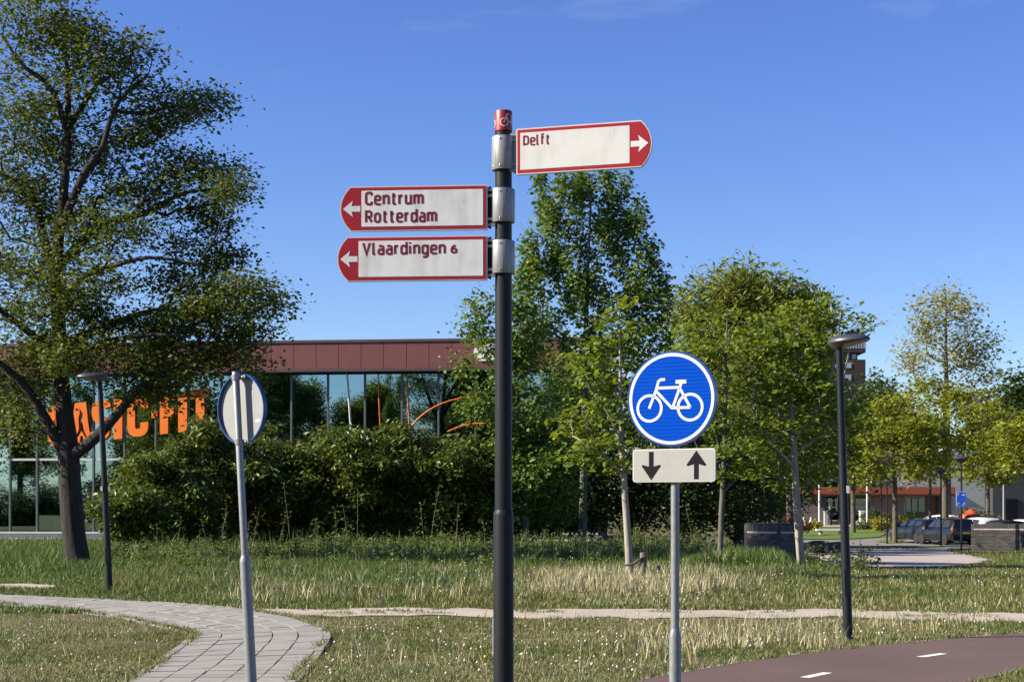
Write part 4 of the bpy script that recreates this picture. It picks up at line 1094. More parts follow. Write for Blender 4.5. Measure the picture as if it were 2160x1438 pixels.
# pale dry stalks in the lawn, thickest in front of the right lamp post
def patch(px0, px1, y0, y1, n):
    px = RNG.uniform(px0, px1, n); py = RNG.uniform(y0, y1, n)
    Y = F * EYE / (py - HY); return (px - CX) / F * Y, Y
xs, ys = [], []
for a in [(1420, 1790, 1318, 1372, 1500), (1340, 1500, 1330, 1410, 260), (1700, 2100, 1305, 1335, 300), (1090, 1440, 1330, 1420, 170), (700, 1030, 1370, 1410, 110), (0, 330, 1290, 1420, 60), (650, 1040, 1300, 1360, 50)]:
    q = patch(*a)
    xs.append(q[0]); ys.append(q[1])
x, y = np.concatenate(xs), np.concatenate(ys); ok = keep(x, y, .02); x, y = x[ok], y[ok]
ok = vnoise(x, y, .45, 21) > .38; x, y = x[ok], y[ok]
blades('dry_stalks', x, y, RNG.uniform(.09, .27, len(x)), RNG.uniform(.008, .013, len(x)), RNG.uniform(.05, .7, len(x)), RNG.uniform(.75, 1, len(x)))
# rough meadow beyond the track
x, y = scatter(230000, 24.3, 62)
ok = keep(x, y, .10); x, y = x[ok], y[ok]
nz = vnoise(x, y, 1.6, 3) * .6 + vnoise(x, y, .5, 4) * .4
ppx = x / y * F + CX
grow_ = np.interp(y, [24, 26, 29, 34, 40, 48, 56, 62], [.05, .09, .17, .24, .30, .40, .40, .3])
right = np.clip((ppx - 1640) / 150, 0, 1)
grow_ = grow_ * (1 - right) + np.interp(y, [24, 27, 34, 39, 43, 60], [.05, .10, .13, .10, .05, .12]) * right
left = (ppx < 236) & (y < 39.5)
grow_ = np.where(left, np.interp(y, [28, 33, 36, 39.5], [.10, .10, .09, .2]), grow_)
h = grow_ * (.45 + .95 * nz) * RNG.uniform(.45, 1.2, len(x))
strip = np.clip(1 - np.abs(ppx - 1340) / 330, 0, 1) * np.clip(1 - np.abs(y - 33) / 8, 0, 1)
pd = .06 + .15 * (vnoise(x, y, 2.2, 7) > .60) * (y < 40) + .9 * strip
pd = np.where((y > 43) | left, pd * .35, pd)
dry = (RNG.uniform(0, 1, len(x)) < pd).astype(float) * RNG.uniform(.55, 1, len(x))
blades('meadow_grass', x, y, h, (.007 + .00022 * y) * RNG.uniform(.7, 1.5, len(x)), RNG.uniform(.05, .8, len(x)), dry,
       lush=np.clip(np.interp(y, [24, 32, 38, 45], [.25, .45, .85, 1]) * (1 - .6 * right) + left * .5 + (vnoise(x, y, 1.8, 16) - .5) * 1.2 - strip * .8 + np.clip((vnoise(x, y, .7, 19) - .66) * 6, 0, 1), 0, 1))
q_ = patch(1060, 1720, 1176, 1268, 8000); x, y = q_; pq = x / y * F + CX; fall = np.clip(np.minimum((pq - 1060) / 120, (1720 - pq) / 260), 0, 1) * np.clip(np.minimum((y - 27.5) / 3, (41 - y) / 6), 0, 1)
ok = keep(x, y, .05) & (vnoise(x, y, 1.4, 61) * .6 + vnoise(x, y, .5, 64) * .4 > .95 - .65 * fall); x, y = x[ok], y[ok]
blades('dry_stalks', x, y, RNG.uniform(.18, .42, len(x)), RNG.uniform(.016, .032, len(x)), RNG.uniform(.05, .45, len(x)), RNG.uniform(.7, 1, len(x)))
q_ = patch(420, 1060, 1215, 1272, 900); x, y = q_; ok = keep(x, y, .05) & (vnoise(x, y, 1.2, 62) > .55); x, y = x[ok], y[ok]
blades('dry_stalks', x, y, RNG.uniform(.15, .42, len(x)), RNG.uniform(.012, .022, len(x)), RNG.uniform(.05, .7, len(x)), RNG.uniform(.7, 1, len(x)))
q_ = patch(1600, 2160, 1205, 1285, 1100); x, y = q_; ok = keep(x, y, .05) & (vnoise(x, y, 1.2, 63) > .5); x, y = x[ok], y[ok]
blades('dry_stalks', x, y, RNG.uniform(.07, .20, len(x)), RNG.uniform(.012, .022, len(x)), RNG.uniform(.05, .7, len(x)), RNG.uniform(.6, 1, len(x)))
x, y = scatter(42000, 62, 104, ax=(.17, .34))
ok = keep(x, y, .3) & ~((x / y * F + CX < 1740)); x, y = x[ok], y[ok]
blades('verge_grass', x, y, RNG.uniform(.03, .13, len(x)), RNG.uniform(.02, .035, len(x)), RNG.uniform(.1, .7, len(x)), (RNG.uniform(0, 1, len(x)) < .12) * 1.0, lush=np.full(len(x), .5))
x, y = scatter(30000, 55, 77.3, ax=(-.36, -.2)); ok = keep(x, y, .1); x, y = x[ok], y[ok]
blades('tall_grass', x, y, RNG.uniform(.08, .32, len(x)), RNG.uniform(.016, .03, len(x)), RNG.uniform(.05, .5, len(x)), (RNG.uniform(0, 1, len(x)) < .12) * .8, lush=np.full(len(x), .9))
# loose taller grass and stalks at the foot of the hedge
px = RNG.uniform(232, 1500, 5200); Y = RNG.uniform(43, 53.5, 5200); x = (px - CX) / F * Y; ok = vnoise(x, Y, .8, 91) > .42; x, Y = x[ok], Y[ok]
blades('hedge_foot_grass', x, Y, RNG.uniform(.35, 1.0, len(x)) * (.5 + .7 * vnoise(x, Y, 1.4, 92)), RNG.uniform(.013, .026, len(x)), RNG.uniform(.03, .35, len(x)), (RNG.uniform(0, 1, len(x)) < .22) * RNG.uniform(.5, 1, len(x)), lush=np.full(len(x), .75))
# tall reedy grass before the left brick wall
px = RNG.uniform(1440, 1665, 5200); Y = RNG.uniform(41, 46.0, 5200); x = (px - CX) / F * Y
blades('reed_grass', x, Y, RNG.uniform(.3, .62, len(x)) * np.interp(px, [1440, 1520, 1640, 1665], [.6, 1, 1, .6]), RNG.uniform(.018, .03, len(x)), RNG.uniform(.03, .3, len(x)), (RNG.uniform(0, 1, len(x)) < .05) * 1.0, lush=np.full(len(x), .9))

# nettles and other leafy weeds at the foot of the hedge
M['leaf_weed'] = leafmat('weed leaves', (0.055, 0.085, 0.02), (0.09, 0.125, 0.032), (0.15, 0.18, 0.06), 0.35)
px = np.concatenate([RNG.uniform(235, 1110, 1700), RNG.uniform(1090, 1480, 620), RNG.uniform(1700, 1860, 40)])
u1 = RNG.uniform(0, 1, 1700) ** .75; lo1 = 36 + 12 * vnoise(px[:1700], px[:1700] * 0, 55, 71) + RNG.normal(0, 1.5, 1700); u2 = RNG.uniform(0, 1, 620) ** .75; lo2 = 40 + 9 * vnoise(px[1700:2320], px[1700:2320] * 0, 45, 72) + RNG.normal(0, 1.5, 620)
Y = np.concatenate([lo1 + (55 - lo1) * u1, lo2 + (56 - lo2) * u2, RNG.uniform(40, 46, 40)])
sx_ = (px - CX) / F * Y; hh = np.interp(Y, [34, 44, 50], [.35, .62, .75]) * RNG.uniform(.25, 1.0, len(px)) ** 1.2 * (.55 + .8 * vnoise(sx_, Y, 2.0, 13))
Cc = np.concatenate([np.stack([sx_ + RNG.normal(0, .03, len(px)), Y, hh * t], 1) for t in (.3, .5, .68, .84, 1.0)])
V, Fc = leaf_cloud(Cc, 6, (.07, .07, .05), .10, .055, .35, .6)
tag(link('weeds', mesh_np('weeds', V, [Fc]), M['leaf_weed']), kind='stuff')
# bare young stems standing in front of the dark hedge foot
mb = MB(); Cc = []
for i in range(44):
    px_ = random.uniform(300, 1470); Y_ = random.uniform(50, 55.5); x_ = (px_ - CX) / F * Y_; h_ = random.choice([.7, .8, 1.0, 1.2, 1.5, 2.1]) * random.uniform(.8, 1.2); lx = random.uniform(-.35, .35)
    mb.tube([(x_, Y_, 0), (x_ + lx * .4, Y_, h_ * .5), (x_ + lx, Y_, h_)], [.011, .009, .005], 4, False)
    for t in (.45, .6, .75, .88, 1): Cc.append((x_ + lx * t, Y_, h_ * t))
tag(mb.build('wild_stems', M['bark_grey']), kind='stuff')
V, Fc = leaf_cloud(np.array(Cc), 7, (.10, .10, .07), .11, .055, .35, .6)
tag(link('wild_leaves', mesh_np('wild_leaves', V, [Fc]), M['leaf_weed']), kind='stuff')

# dandelion clocks and a few yellow dandelions
M['clock'] = plain('dandelion seed heads', (0.50, 0.48, 0.42), 0.9)
M['yellow'] = plain('dandelion yellow', (0.80, 0.55, 0.02), 0.7)
def heads(name, m, x, y, z, r):
    t = (1 + 5 ** .5) / 2
    iv = np.array([(-1, t, 0), (1, t, 0), (-1, -t, 0), (1, -t, 0), (0, -1, t), (0, 1, t), (0, -1, -t), (0, 1, -t), (t, 0, -1), (t, 0, 1), (-t, 0, -1), (-t, 0, 1)]) / 1.902
    fi = np.array([(0, 11, 5), (0, 5, 1), (0, 1, 7), (0, 7, 10), (0, 10, 11), (1, 5, 9), (5, 11, 4), (11, 10, 2), (10, 7, 6), (7, 1, 8), (3, 9, 4), (3, 4, 2), (3, 2, 6), (3, 6, 8), (3, 8, 9), (4, 9, 5), (2, 4, 11), (6, 2, 10), (8, 6, 7), (9, 8, 1)])
    n = len(x); V = np.stack([x, y, z + hgt(x, y)], 1)[:, None, :] + iv[None] * np.asarray(r)[:, None, None]
    Fc = (fi[None] + (np.arange(n) * 12)[:, None, None]).reshape(-1, 3)
    tag(link(name, mesh_np(name, V.reshape(-1, 3), [Fc], True), m), kind='stuff')
q = [patch(a, b, c, d_, n) for a, b, c, d_, n in [(0, 420, 1285, 1438, 60), (650, 1060, 1305, 1438, 90), (1080, 1430, 1305, 1438, 100), (1430, 2160, 1300, 1390, 170), (400, 1060, 1215, 1282, 70), (1090, 1650, 1180, 1285, 150), (1650, 2160, 1205, 1292, 50), (820, 1060, 1195, 1250, 50)]]
x, y = np.concatenate([a[0] for a in q]), np.concatenate([a[1] for a in q]); ok = keep(x, y, .02); x, y = x[ok], y[ok]
zz_ = np.where(y < 24, RNG.uniform(.06, .17, len(x)), np.interp(y, [24, 30, 40, 50], [.12, .3, .42, .6]) * RNG.uniform(.7, 1.15, len(x)))
heads('dandelion_clocks', M['clock'], x, y, zz_, RNG.uniform(.008, .017, len(x)) * np.interp(y, [14, 24, 45], [1, 1.0, 1.25]))
blades('dandelion_stems', x, y, zz_, np.full(len(x), .007), RNG.uniform(0, .05, len(x)), RNG.uniform(.3, .9, len(x)))
q = [patch(0, 2100, 1285, 1438, 7), patch(1000, 1100, 1340, 1420, 3)]
x, y = np.concatenate([a[0] for a in q]), np.concatenate([a[1] for a in q]); ok = keep(x, y, .02); x, y = x[ok], y[ok]
heads('dandelion_flowers', M['yellow'], x, y, np.full(len(x), .07), np.full(len(x), .017))

# ------------------------------------------------------------------ the direction signpost
def frame(C, u):
    C, u = Vector(C), Vector((u[0], u[1], 0)).normalized(); n_ = u.cross(Vector((0, 0, 1)))
    return lambda a, b, d: C + u * a + Vector((0, 0, b)) + n_ * d
Zp = 7.0; SP = Zp / F
post = thing('signpost', 'dark grey direction post with red cap carrying three red and white direction panels', 'signpost', ((1062 - CX) * SP, Zp, 0))
def zpx(py, s=SP): return EYE - (py - HY) * s
MB().lathe([(.0455, 0), (.0455, zpx(1086)), (.0448, zpx(1082)), (.040, zpx(1076)), (.0390, zpx(1075))], 40).build('lower_tube', M['anthracite'], post, 35)
MB().lathe([(.0383, zpx(1078)), (.0375, zpx(280))], 40).build('pole', M['anthracite'], post, 35)
MB().lathe([(.0395, zpx(278)), (.0395, zpx(238)), (.0375, zpx(235.5)), (0, zpx(235))], 40).build('cap', M['cap_red'], post, 35)
cap = [c for c in post.children if c.name.startswith('cap')][0]
def wrap(r, ang0):
    return lambda a, b, d: Vector((math.sin(a / r + ang0) * (r + d), -math.cos(a / r + ang0) * (r + d), zpx(259) + b))
for c0 in (.0345, -.0875):
    mb = MB(); bicycle(mb, c0, .005, .000134, wrap(.0395, 0), .0004, .0012); mb.build('bicycle_emblem', M['white_film'], cap)
MB().box(-.050, -.0445, -.014, .010, zpx(1380), zpx(1305)).build('label_strip', M['sticker'], post)
def panel_outline(L, h, e=.048, inset=0.0, sgn=1):
    hh = h / 2 - inset; x0 = inset; x1 = L - e - inset * .2; tipx = L - inset
    pts = [(x0, -hh), (x1, -hh)]
    for t in np.linspace(-1, 1, 11)[1:-1]:
        pts.append((x1 + (tipx - x1) * (1 - t * t) ** .9, t * hh))
    pts += [(x1, hh), (x0, hh)]
    return [(sgn * x, y) for x, y in pts]
def direction_panel(px, py_mid, u, L, h, sgn, fieldm, lines, label, x_off):
    S = Vector((((px - CX) * SP) - post.location.x, -0.046 if sgn > 0 else -0.03, zpx(py_mid)))
    T = frame(S, u)
    p = MB().prism(panel_outline(L, h, sgn=sgn), -.022, 0, T).build('direction_panel', M['sign_edge'], post)
    p['label'] = label
    # aluminium profile seen on the far edge is part of the panel body; film layers follow
    MB().prism(panel_outline(L, h, inset=.0055, sgn=sgn), .0003, .0012, T).build('red_film', M['red'], p)
    f0, f1 = .0185, L - .098
    MB().prism([(sgn * a, b) for a, b in fillet([(f0, -h / 2 + .0195), (f1, -h / 2 + .0195), (f1, h / 2 - .0195), (f0, h / 2 - .0195)], .004, True)], .0015, .0022, T).build('white_field', fieldm, p)
    ax_, k = sgn * (L - .056), sgn
    ar = [(.041, 0), (-.004, .037), (.003, .0125), (-.037, .0125), (-.037, -.0125), (.003, -.0125), (-.004, -.037)]
    MB().prism([(ax_ + k * a, b) for a, b in ar], .0015, .0022, T).build('arrow', M['white_film'], p)
    for text, x, y, size, width, stroke in lines:
        mb = MB(); write(mb, text, x, y, size, T, .0025, .003, stroke, width=width)
        mb.build('lettering', M['red_text'], p)
    # folded lug strip between panel and clamp
    for zc in (h / 2 - .022, h / 2 - .048, -h / 2 + .048, -h / 2 + .022):
        a, b = (-.034 * sgn, .012 * sgn); T_ = lambda a_, b_, d_: T(a_, b_ + zc, d_)
        MB().prism([(min(a, b), -.006), (max(a, b), -.006), (max(a, b), .006), (min(a, b), .006)], -.02, -.004, T_).build('lug', M['clamp'], p)
    mb = MB(); a, b = sorted((-.016 * sgn, 0.0)); mb.prism([(a, -h / 2 + .012), (b, -h / 2 + .004), (b, h / 2 - .004), (a, h / 2 - .012)], -.021, -.010, T).build('end_plate', M['black_film'] if sgn < 0 else M['clamp'], p)
    return p
ud = (math.cos(R(16.5)), -math.sin(R(16.5)))
direction_panel(1089, 325.5, ud, .612, .203, 1, M['field'], [('Delft', .036, .026, .043, .118, 1.9)], 'upper panel reading Delft with arrow to the right', 0)
ul = (.9971, -.076)
def lx(px): return (px - 1028) * SP * 1.004
direction_panel(1028, 439.5, ul, .664, .2, -1, M['field_dirty'], [('Centrum', lx(772), .019, .052, .258, 2.05), ('Rotterdam', lx(772), -.060, .052, .318, 2.05)], 'middle panel reading Centrum Rotterdam with arrow to the left', 0)
direction_panel(1028, 545.5, ul, .677, .2, -1, M['field_dirty'], [('Vlaardingen', lx(766), .021, .050, .370, 2.05), ('6', lx(953), .024, .036, .024, 2.7)], 'lower panel reading Vlaardingen 6 with arrow to the left', 0)
for y0, y1, seam, lab in ((290, 360, -.72, 'clamp of the Delft panel'), (400, 470, .06, 'clamp of the middle panel'), (509, 578, .06, 'clamp of the lower panel')):
    za, zb = zpx(y1), zpx(y0); xo = 0.001 if y0 == 290 else -.002
    Mx = Matrix.Translation((xo, 0, 0))
    c = MB().lathe([(.0405, za), (.0525, za), (.0535, za + .002), (.0535, zb - .002), (.0525, zb), (.0405, zb)], 40, Mx).build('clamp', M['clamp'], post, 35); c['label'] = lab
    mb = MB()
    def strip(a0, a1, z0, z1, rr=.0537):
        vs = [Vector((xo + math.sin(a) * rr, -math.cos(a) * rr, z)) for z in (z0, z1) for a in np.linspace(a0, a1, 4)]
        mb.add(vs, [(i, i + 1, i + 5, i + 4) for i in range(3)])
    strip(seam - .012, seam + .012, za + .001, zb - .001)
    mb.build('seam', M['dark_gap'], c)
    for da in (-.34, .38):
        for zc in (za + .014, zb - .014):
            mb = MB(); strip(seam + da - .1, seam + da + .1, zc - .0035, zc + .0035, .0539); mb.build('slot', M['dark_gap'], c)
            mb = MB(); a = seam + da + .03
            mb.lathe([(0, .004), (.003, .003), (.003, 0)], 8, Matrix.Translation((xo + math.sin(a) * .0535, -math.cos(a) * .0535, zc)) @ Matrix.Rotation(a, 4, 'Z') @ Matrix.Rotation(R(90), 4, 'X')).build('bolt', M['bolt'], c)

# ------------------------------------------------------------------ round cycle sign with two-way plate
Zs = 9.9; s_ = Zs / F
cs = thing('cycle_path_sign', 'round blue sign with white bicycle above a pale two-arrow plate on grey post', 'road sign', ((1424 - CX) * s_, Zs, 0))
z_ = lambda py: EYE - (py - HY) * s_
MB().lathe([(.0375, -.02), (.0375, z_(1344)), (.036, z_(1338)), (.0285, z_(1327)), (.0275, z_(1325))], 32).build('lower_tube', M['galv'], cs, 35)
MB().lathe([(.0268, z_(1328)), (.0268, z_(762)), (0, z_(761))], 32).build('pole', M['galv'], cs, 35)
u28 = (math.cos(R(28)), -math.sin(R(28)))
n28 = Vector((u28[0], u28[1], 0)).cross(Vector((0, 0, 1)))
T = frame(n28 * .062 + Vector((0, 0, z_(842))), u28)
circ = lambda r, n=64: [(r * math.cos(2 * math.pi * i / n), r * math.sin(2 * math.pi * i / n)) for i in range(n)]
disc = MB().prism(circ(.3), -.030, 0, T).build('disc', M['blue_rim'], cs, 30)
MB().prism(circ(.291), .0004, .0012, T).build('blue_face', M['blue'], disc)
mb = MB(); ribbon(mb, [Vector(p) for p in circ(.2775)], .0195, T, .0015, .0022, True); mb.build('white_ring', M['white_film'], disc)
mb = MB(); bicycle(mb, .0, 0, .3 / 470, T, .0015, .0024); mb.build('bicycle_emblem', M['white_film'], disc)
T = frame(n28 * .050 + Vector((0.008, 0, z_(981.5))), u28)
rect = lambda w, h_, r: fillet([(-w / 2, -h_ / 2), (w / 2, -h_ / 2), (w / 2, h_ / 2), (-w / 2, h_ / 2)], r, True, 6)
pla = MB().prism(rect(.556, .208, .022), -.020, 0, T).build('two_way_plate', M['white_film'], cs)
MB().prism(rect(.546, .198, .019), .0004, .0012, T).build('grey_face', M['plate_grey'], pla)
arr = [(0, .092), (.066, .002), (.060, -.006), (.016, .006), (.016, -.088), (-.016, -.088), (-.016, .006), (-.060, -.006), (-.066, .002)]
MB().prism([(.155 + a, b) for a, b in arr], .0015, .0022, T).build('up_arrow', M['black_film'], pla)
MB().prism([(-.150 + a, -b) for a, b in arr], .0015, .0022, T).build('down_arrow', M['black_film'], pla)
for py in (790, 900, 975):
    MB().lathe([(.027, 0), (.034, 0), (.034, .03), (.027, .03)], 20, Matrix.Translation((0, 0, z_(py)))).build('clamp', M['clamp'], cs, 35)

# ------------------------------------------------------------------ round sign seen from the back
Zb = 13.4; sb = Zb / F
bsn = thing('traffic_sign', 'grey back of a round blue-rimmed sign on a leaning grey post by the paved path', 'road sign', ((532 - CX) * sb, Zb, 0), 0, None, R(-2.9))
zb_ = lambda py: (EYE - (py - HY) * sb)
MB().lathe([(.047, -.05), (.047, zb_(1186)), (.045, zb_(1180)), (.034, zb_(1172)), (.032, zb_(1170))], 32).build('lower_tube', M['galv'], bsn, 35)
MB().lathe([(.0305, zb_(1173)), (.0305, zb_(784)), (.028, zb_(783)), (0, zb_(783))], 32).build('pole', M['galv'], bsn, 35)
un = (.77, -.638); nb = Vector((un[0], un[1], 0)).cross(Vector((0, 0, 1)))
T = frame(-nb * .075 + Vector((-.012, .011, zb_(861))), un)
dk_ = MB().prism(circ(.296), -.004, 0, T).build('disc', M['sign_back'], bsn)
mb = MB(); ribbon(mb, [Vector(p) for p in circ(.2975)], .009, T, -.006, .032, True); mb.build('rim', M['blue_rim'], dk_, 40)
for py in (795, 931):
    zc = zb_(py)
    c = MB().lathe([(.031, -.022), (.037, -.022), (.037, .022), (.031, .022)], 24, Matrix.Translation((0, 0, zc))).build('clamp', M['clamp'], bsn, 35)
    Tc = frame(-nb * .075 + Vector((0, 0, zc)), un)
    mb = MB()
    mb.prism([(-.02, -.016), (.085, -.016), (.085, .016), (-.02, .016)], .001, .05, Tc); mb.build('bracket', M['galv'], c)
    MB().lathe([(0, .016), (.009, .014), (.009, 0)], 10, Matrix.Translation(Tc(.062, 0, .05)) @ Matrix.Rotation(math.atan2(nb.y, nb.x), 4, 'Z') @ Matrix.Rotation(R(90), 4, 'Y')).build('bolt', M['bolt'], c)
MB().prism([(.16, -.125), (.215, -.12), (.215, -.10), (.16, -.105)], .001, .002, T).build('sticker', M['sticker'], dk_)

# ------------------------------------------------------------------ lamp posts
def lamp(name, label, px, Z, h, rb, rt_, ln, hd, group, head_len=.62, head_w=.42, tilt=5, z0=None, dish=False):
    x_ = (px - CX) / F * Z; z0 = float(hgt(x_, Z)) if z0 is None else z0
    o = thing(name, label, 'street lamp', (x_, Z, z0), 0, group, R(ln))
    MB().lathe([(rb, -.05), (rb, 1.0), (rb * .97, 1.02), (rt_ * 1.06, h - .35), (rt_, h - .02), (0, h - .02)], 24).build('pole', M['lamp_paint'], o, 35)
    if dish:
        hdm = Matrix.Translation((0, 0, h - .05))
        MB().lathe([(0, .30), (.10, .27), (.34, .20), (.36, .17)], 24, hdm).build('lamp_head', M['lamp_head'], o, 50)
        MB().lathe([(.355, .168), (.12, -.02), (.06, -.05)], 24, hdm).build('lamp_lens', M['lamp_lens'], o, 50)
        return o
    Mh = Matrix.Translation((0, 0, h)) @ Matrix.Rotation(hd, 4, 'Z') @ Matrix.Translation((head_len * .24, 0, .0)) @ Matrix.Rotation(R(-tilt), 4, 'Y')
    n = 40
    def ring(rx, ry, z, dx): return [Mh @ Vector((dx + rx * math.cos(2 * math.pi * k / n), ry * math.sin(2 * math.pi * k / n), z)) for k in range(n)]
    a, b = head_len / 2, head_w / 2
    prof = [(a * .999, b * .999, .000, 0), (a, b, .012, 0), (a * .96, b * .95, .035, -.006), (a * .84, b * .82, .062, -.022), (a * .6, b * .6, .082, -.045), (a * .3, b * .3, .092, -.06), (a * .01, b * .01, .094, -.06)]
    vs, fs = [], []
    for rx, ry, z, dx in prof: vs += ring(rx, ry, z, dx)
    for i in range(len(prof) - 1):
        for k in range(n): fs.append((i * n + k, i * n + (k + 1) % n, (i + 1) * n + (k + 1) % n, (i + 1) * n + k))
    mb = MB(); mb.add(vs, fs); mb.build('lamp_head', M['lamp_head'], o, 60)
    prof = [(a * .995, b * .995, -.001, 0), (a * .90, b * .88, -.022, -.01), (a * .66, b * .6, -.040, -.06), (a * .36, b * .36, -.062, -.12), (a * .2, b * .26, -.072, -.14)]
    vs, fs = [], []
    for rx, ry, z, dx in prof: vs += ring(rx, ry, z, dx)
    for i in range(len(prof) - 1):
        for k in range(n): fs.append((i * n + k, i * n + (k + 1) % n, (i + 1) * n + (k + 1) % n, (i + 1) * n + k))
    fs.append(tuple((len(prof) - 1) * n + k for k in range(n)))
    mb = MB(); mb.add(vs, fs); mb.build('lamp_lens', M['lamp_lens'], o, 60)
    MB().prism([(-.032, -.16), (.032, -.16), (.032, .16), (-.032, .16)], -.012, .004, frame((0, -rb * .985, .72), (1, 0))).build('service_door', M['lamp_paint'], o)
    MB().lathe([(rb * 1.25, -.04), (rb * 1.25, .03), (rb * 1.02, .05)], 24).build('foot_ring', M['lamp_paint'], o, 35)
    return o
L1 = lamp('street_lamp', 'dark lamp post with flat tilted head in the verge beside the red cycle path', 1789, 19.45, 3.70, .058, .040, -1.75, R(-38), 'street lamps', head_len=.55, head_w=.38, tilt=2.5)
MB().box(.030, .062, -.058, -.02, 1.83, 1.92).build('number_sticker', M['sticker'], L1)
L2 = lamp('street_lamp', 'dark lamp post with flat head between the big leaning tree and the hedge', 231, 30.6, 4.20, .066, .046, -2.6, R(186), 'street lamps', head_len=.61, head_w=.40, tilt=4)
MB().box(-.068, -.03, -.066, -.03, 1.98, 2.07).build('number_sticker', M['sticker'], L2)
lamp('street_lamp', 'dish-headed lamp post carrying the blue parking sign', 2028, 69.5, 4.05, .045, .035, 0, 0, 'street lamps', dish=True)
lamp('street_lamp', 'dish-headed lamp post standing in front of the parked dark car', 1985, 88, 4.15, .05, .04, 0, 0, 'street lamps', dish=True)
lamp('street_lamp', 'thin black lamp post left of the straight yellow tree', 1871, 97, 3.75, .055, .04, 0, 0, 'street lamps', dish=True)
lamp('street_lamp', 'farthest thin lamp post by the end of the mown lawn', 1859, 119, 3.6, .05, .04, 0, 0, 'street lamps', dish=True)
# blue parking sign
x_ = (2027 - CX) / F * 69.4
pk = thing('parking_sign', 'blue parking zone sign with white letters on the lamp post by the right wall', 'road sign', (x_, 69.38, 0))
T = frame((0, -.02, EYE - (1052 - HY) / F * 69.4), (1, .0))
body = MB().prism(rect(.44, .66, .03), -.02, 0, T).build('plate', M['white_film'], pk)
MB().prism(rect(.40, .62, .02), .001, .003, T).build('blue_face', M['park_blue'], body)
mb = MB()
write(mb, 'P', -.155, .155, .11, T, .004, .006, 2.2); write(mb, 'P', -.155, -.27, .11, T, .004, .006, 2.2)
mb.build('lettering', M['white_film'], body)
mb = MB(); mb.prism([(.03, .19), (.06, .19), (.08, .23), (.14, .23), (.16, .19), (.17, .19), (.17, .155), (.03, .155)], .004, .006, T)
mb.prism([(.05, -.26), (.13, -.26), (.17, -.2), (.14, -.13), (.10, -.13), (.12, -.2), (.05, -.22)], .004, .006, T)
mb.build('pictograms', M['white_film'], body)
MB().box(-.05, .05, -.02, .05, EYE - (1062 - HY) / F * 69.4, EYE - (1040 - HY) / F * 69.4).build('clamp', M['galv'], pk)

# stake and strap of the young tree
stx, sty = (1357 - CX) / F * 34.6, 34.6
stake = thing('tree_stake', 'short wooden stake strapped to the young tree left of the cycle sign', 'stake', (stx, sty, 0))
M['wood'] = barkmat('weathered stake wood', (0.10, 0.08, 0.06), (0.22, 0.185, 0.145), 12, .3)
MB().lathe([(.075, -.1), (.075, .62), (.07, .655), (.0, .66)], 14).build('post', M['wood'], stake, 40)
MB().tube([(-.38, .12, .37), (-.2, -.02, .42), (-.05, -.075, .53), (.06, -.07, .58)], [.03] * 4, 6).build('strap', M['dark_gap'], stake, 50)
o = thing('tree_stake', 'dark rotten stake stub half hidden in the dry grass beneath the cycle sign plate', 'stake', ((1388 - CX) / F * 35, 35, 0))
MB().lathe([(.045, -.1), (.045, .33), (.03, .36), (0, .37)], 9).build('post', M['bark_dark'], o, 40)

# ------------------------------------------------------------------ brick walls
def brickmat(name, c1, c2, c3):
    m, n, l, out = mat(name)
    oi = n.new('ShaderNodeObjectInfo'); b = n.new('ShaderNodeBsdfPrincipled')
    f = noise(n, l, 30, 5)
    mx = n.new('ShaderNodeMixRGB'); mx.blend_type = 'MULTIPLY'; mx.inputs[0].default_value = 0.5
    l.new(ramp(n, l, oi.outputs['Random'], [(0, c1), (.5, c2), (1, c3)]), mx.inputs[1]); l.new(ramp(n, l, f, [(.3, (.6, .6, .6)), (.7, (1, 1, 1))]), mx.inputs[2])
    l.new(mx.outputs[0], b.inputs['Base Color']); b.inputs['Roughness'].default_value = .85
    l.new(b.outputs[0], out.inputs[0]); return m
M['brick'] = brickmat('dark grey brown brick', (.056, .050, .046), (.088, .079, .074), (.13, .118, .11))
M['brick_pink'] = brickmat('pale pink brick', (.48, .40, .36), (.55, .46, .42), (.62, .53, .48))
M['mortar'] = plain('dark mortar', (.05, .046, .042), .9)
def box_mesh(name, w, d, h_, m):
    mb = MB().box(-w / 2, w / 2, -d / 2, d / 2, -h_ / 2, h_ / 2)
    me = bpy.data.meshes.new(name); me.from_pydata(mb.v, [], mb.f); me.materials.append(m); return me
BR = {'s': box_mesh('brick', .205, .1, .055, M['brick']), 'p': box_mesh('brick', .205, .1, .055, M['brick_pink']), 'u': box_mesh('brick', .055, .1, .20, M['brick']), 'h': box_mesh('brick', .10, .1, .055, M['brick'])}
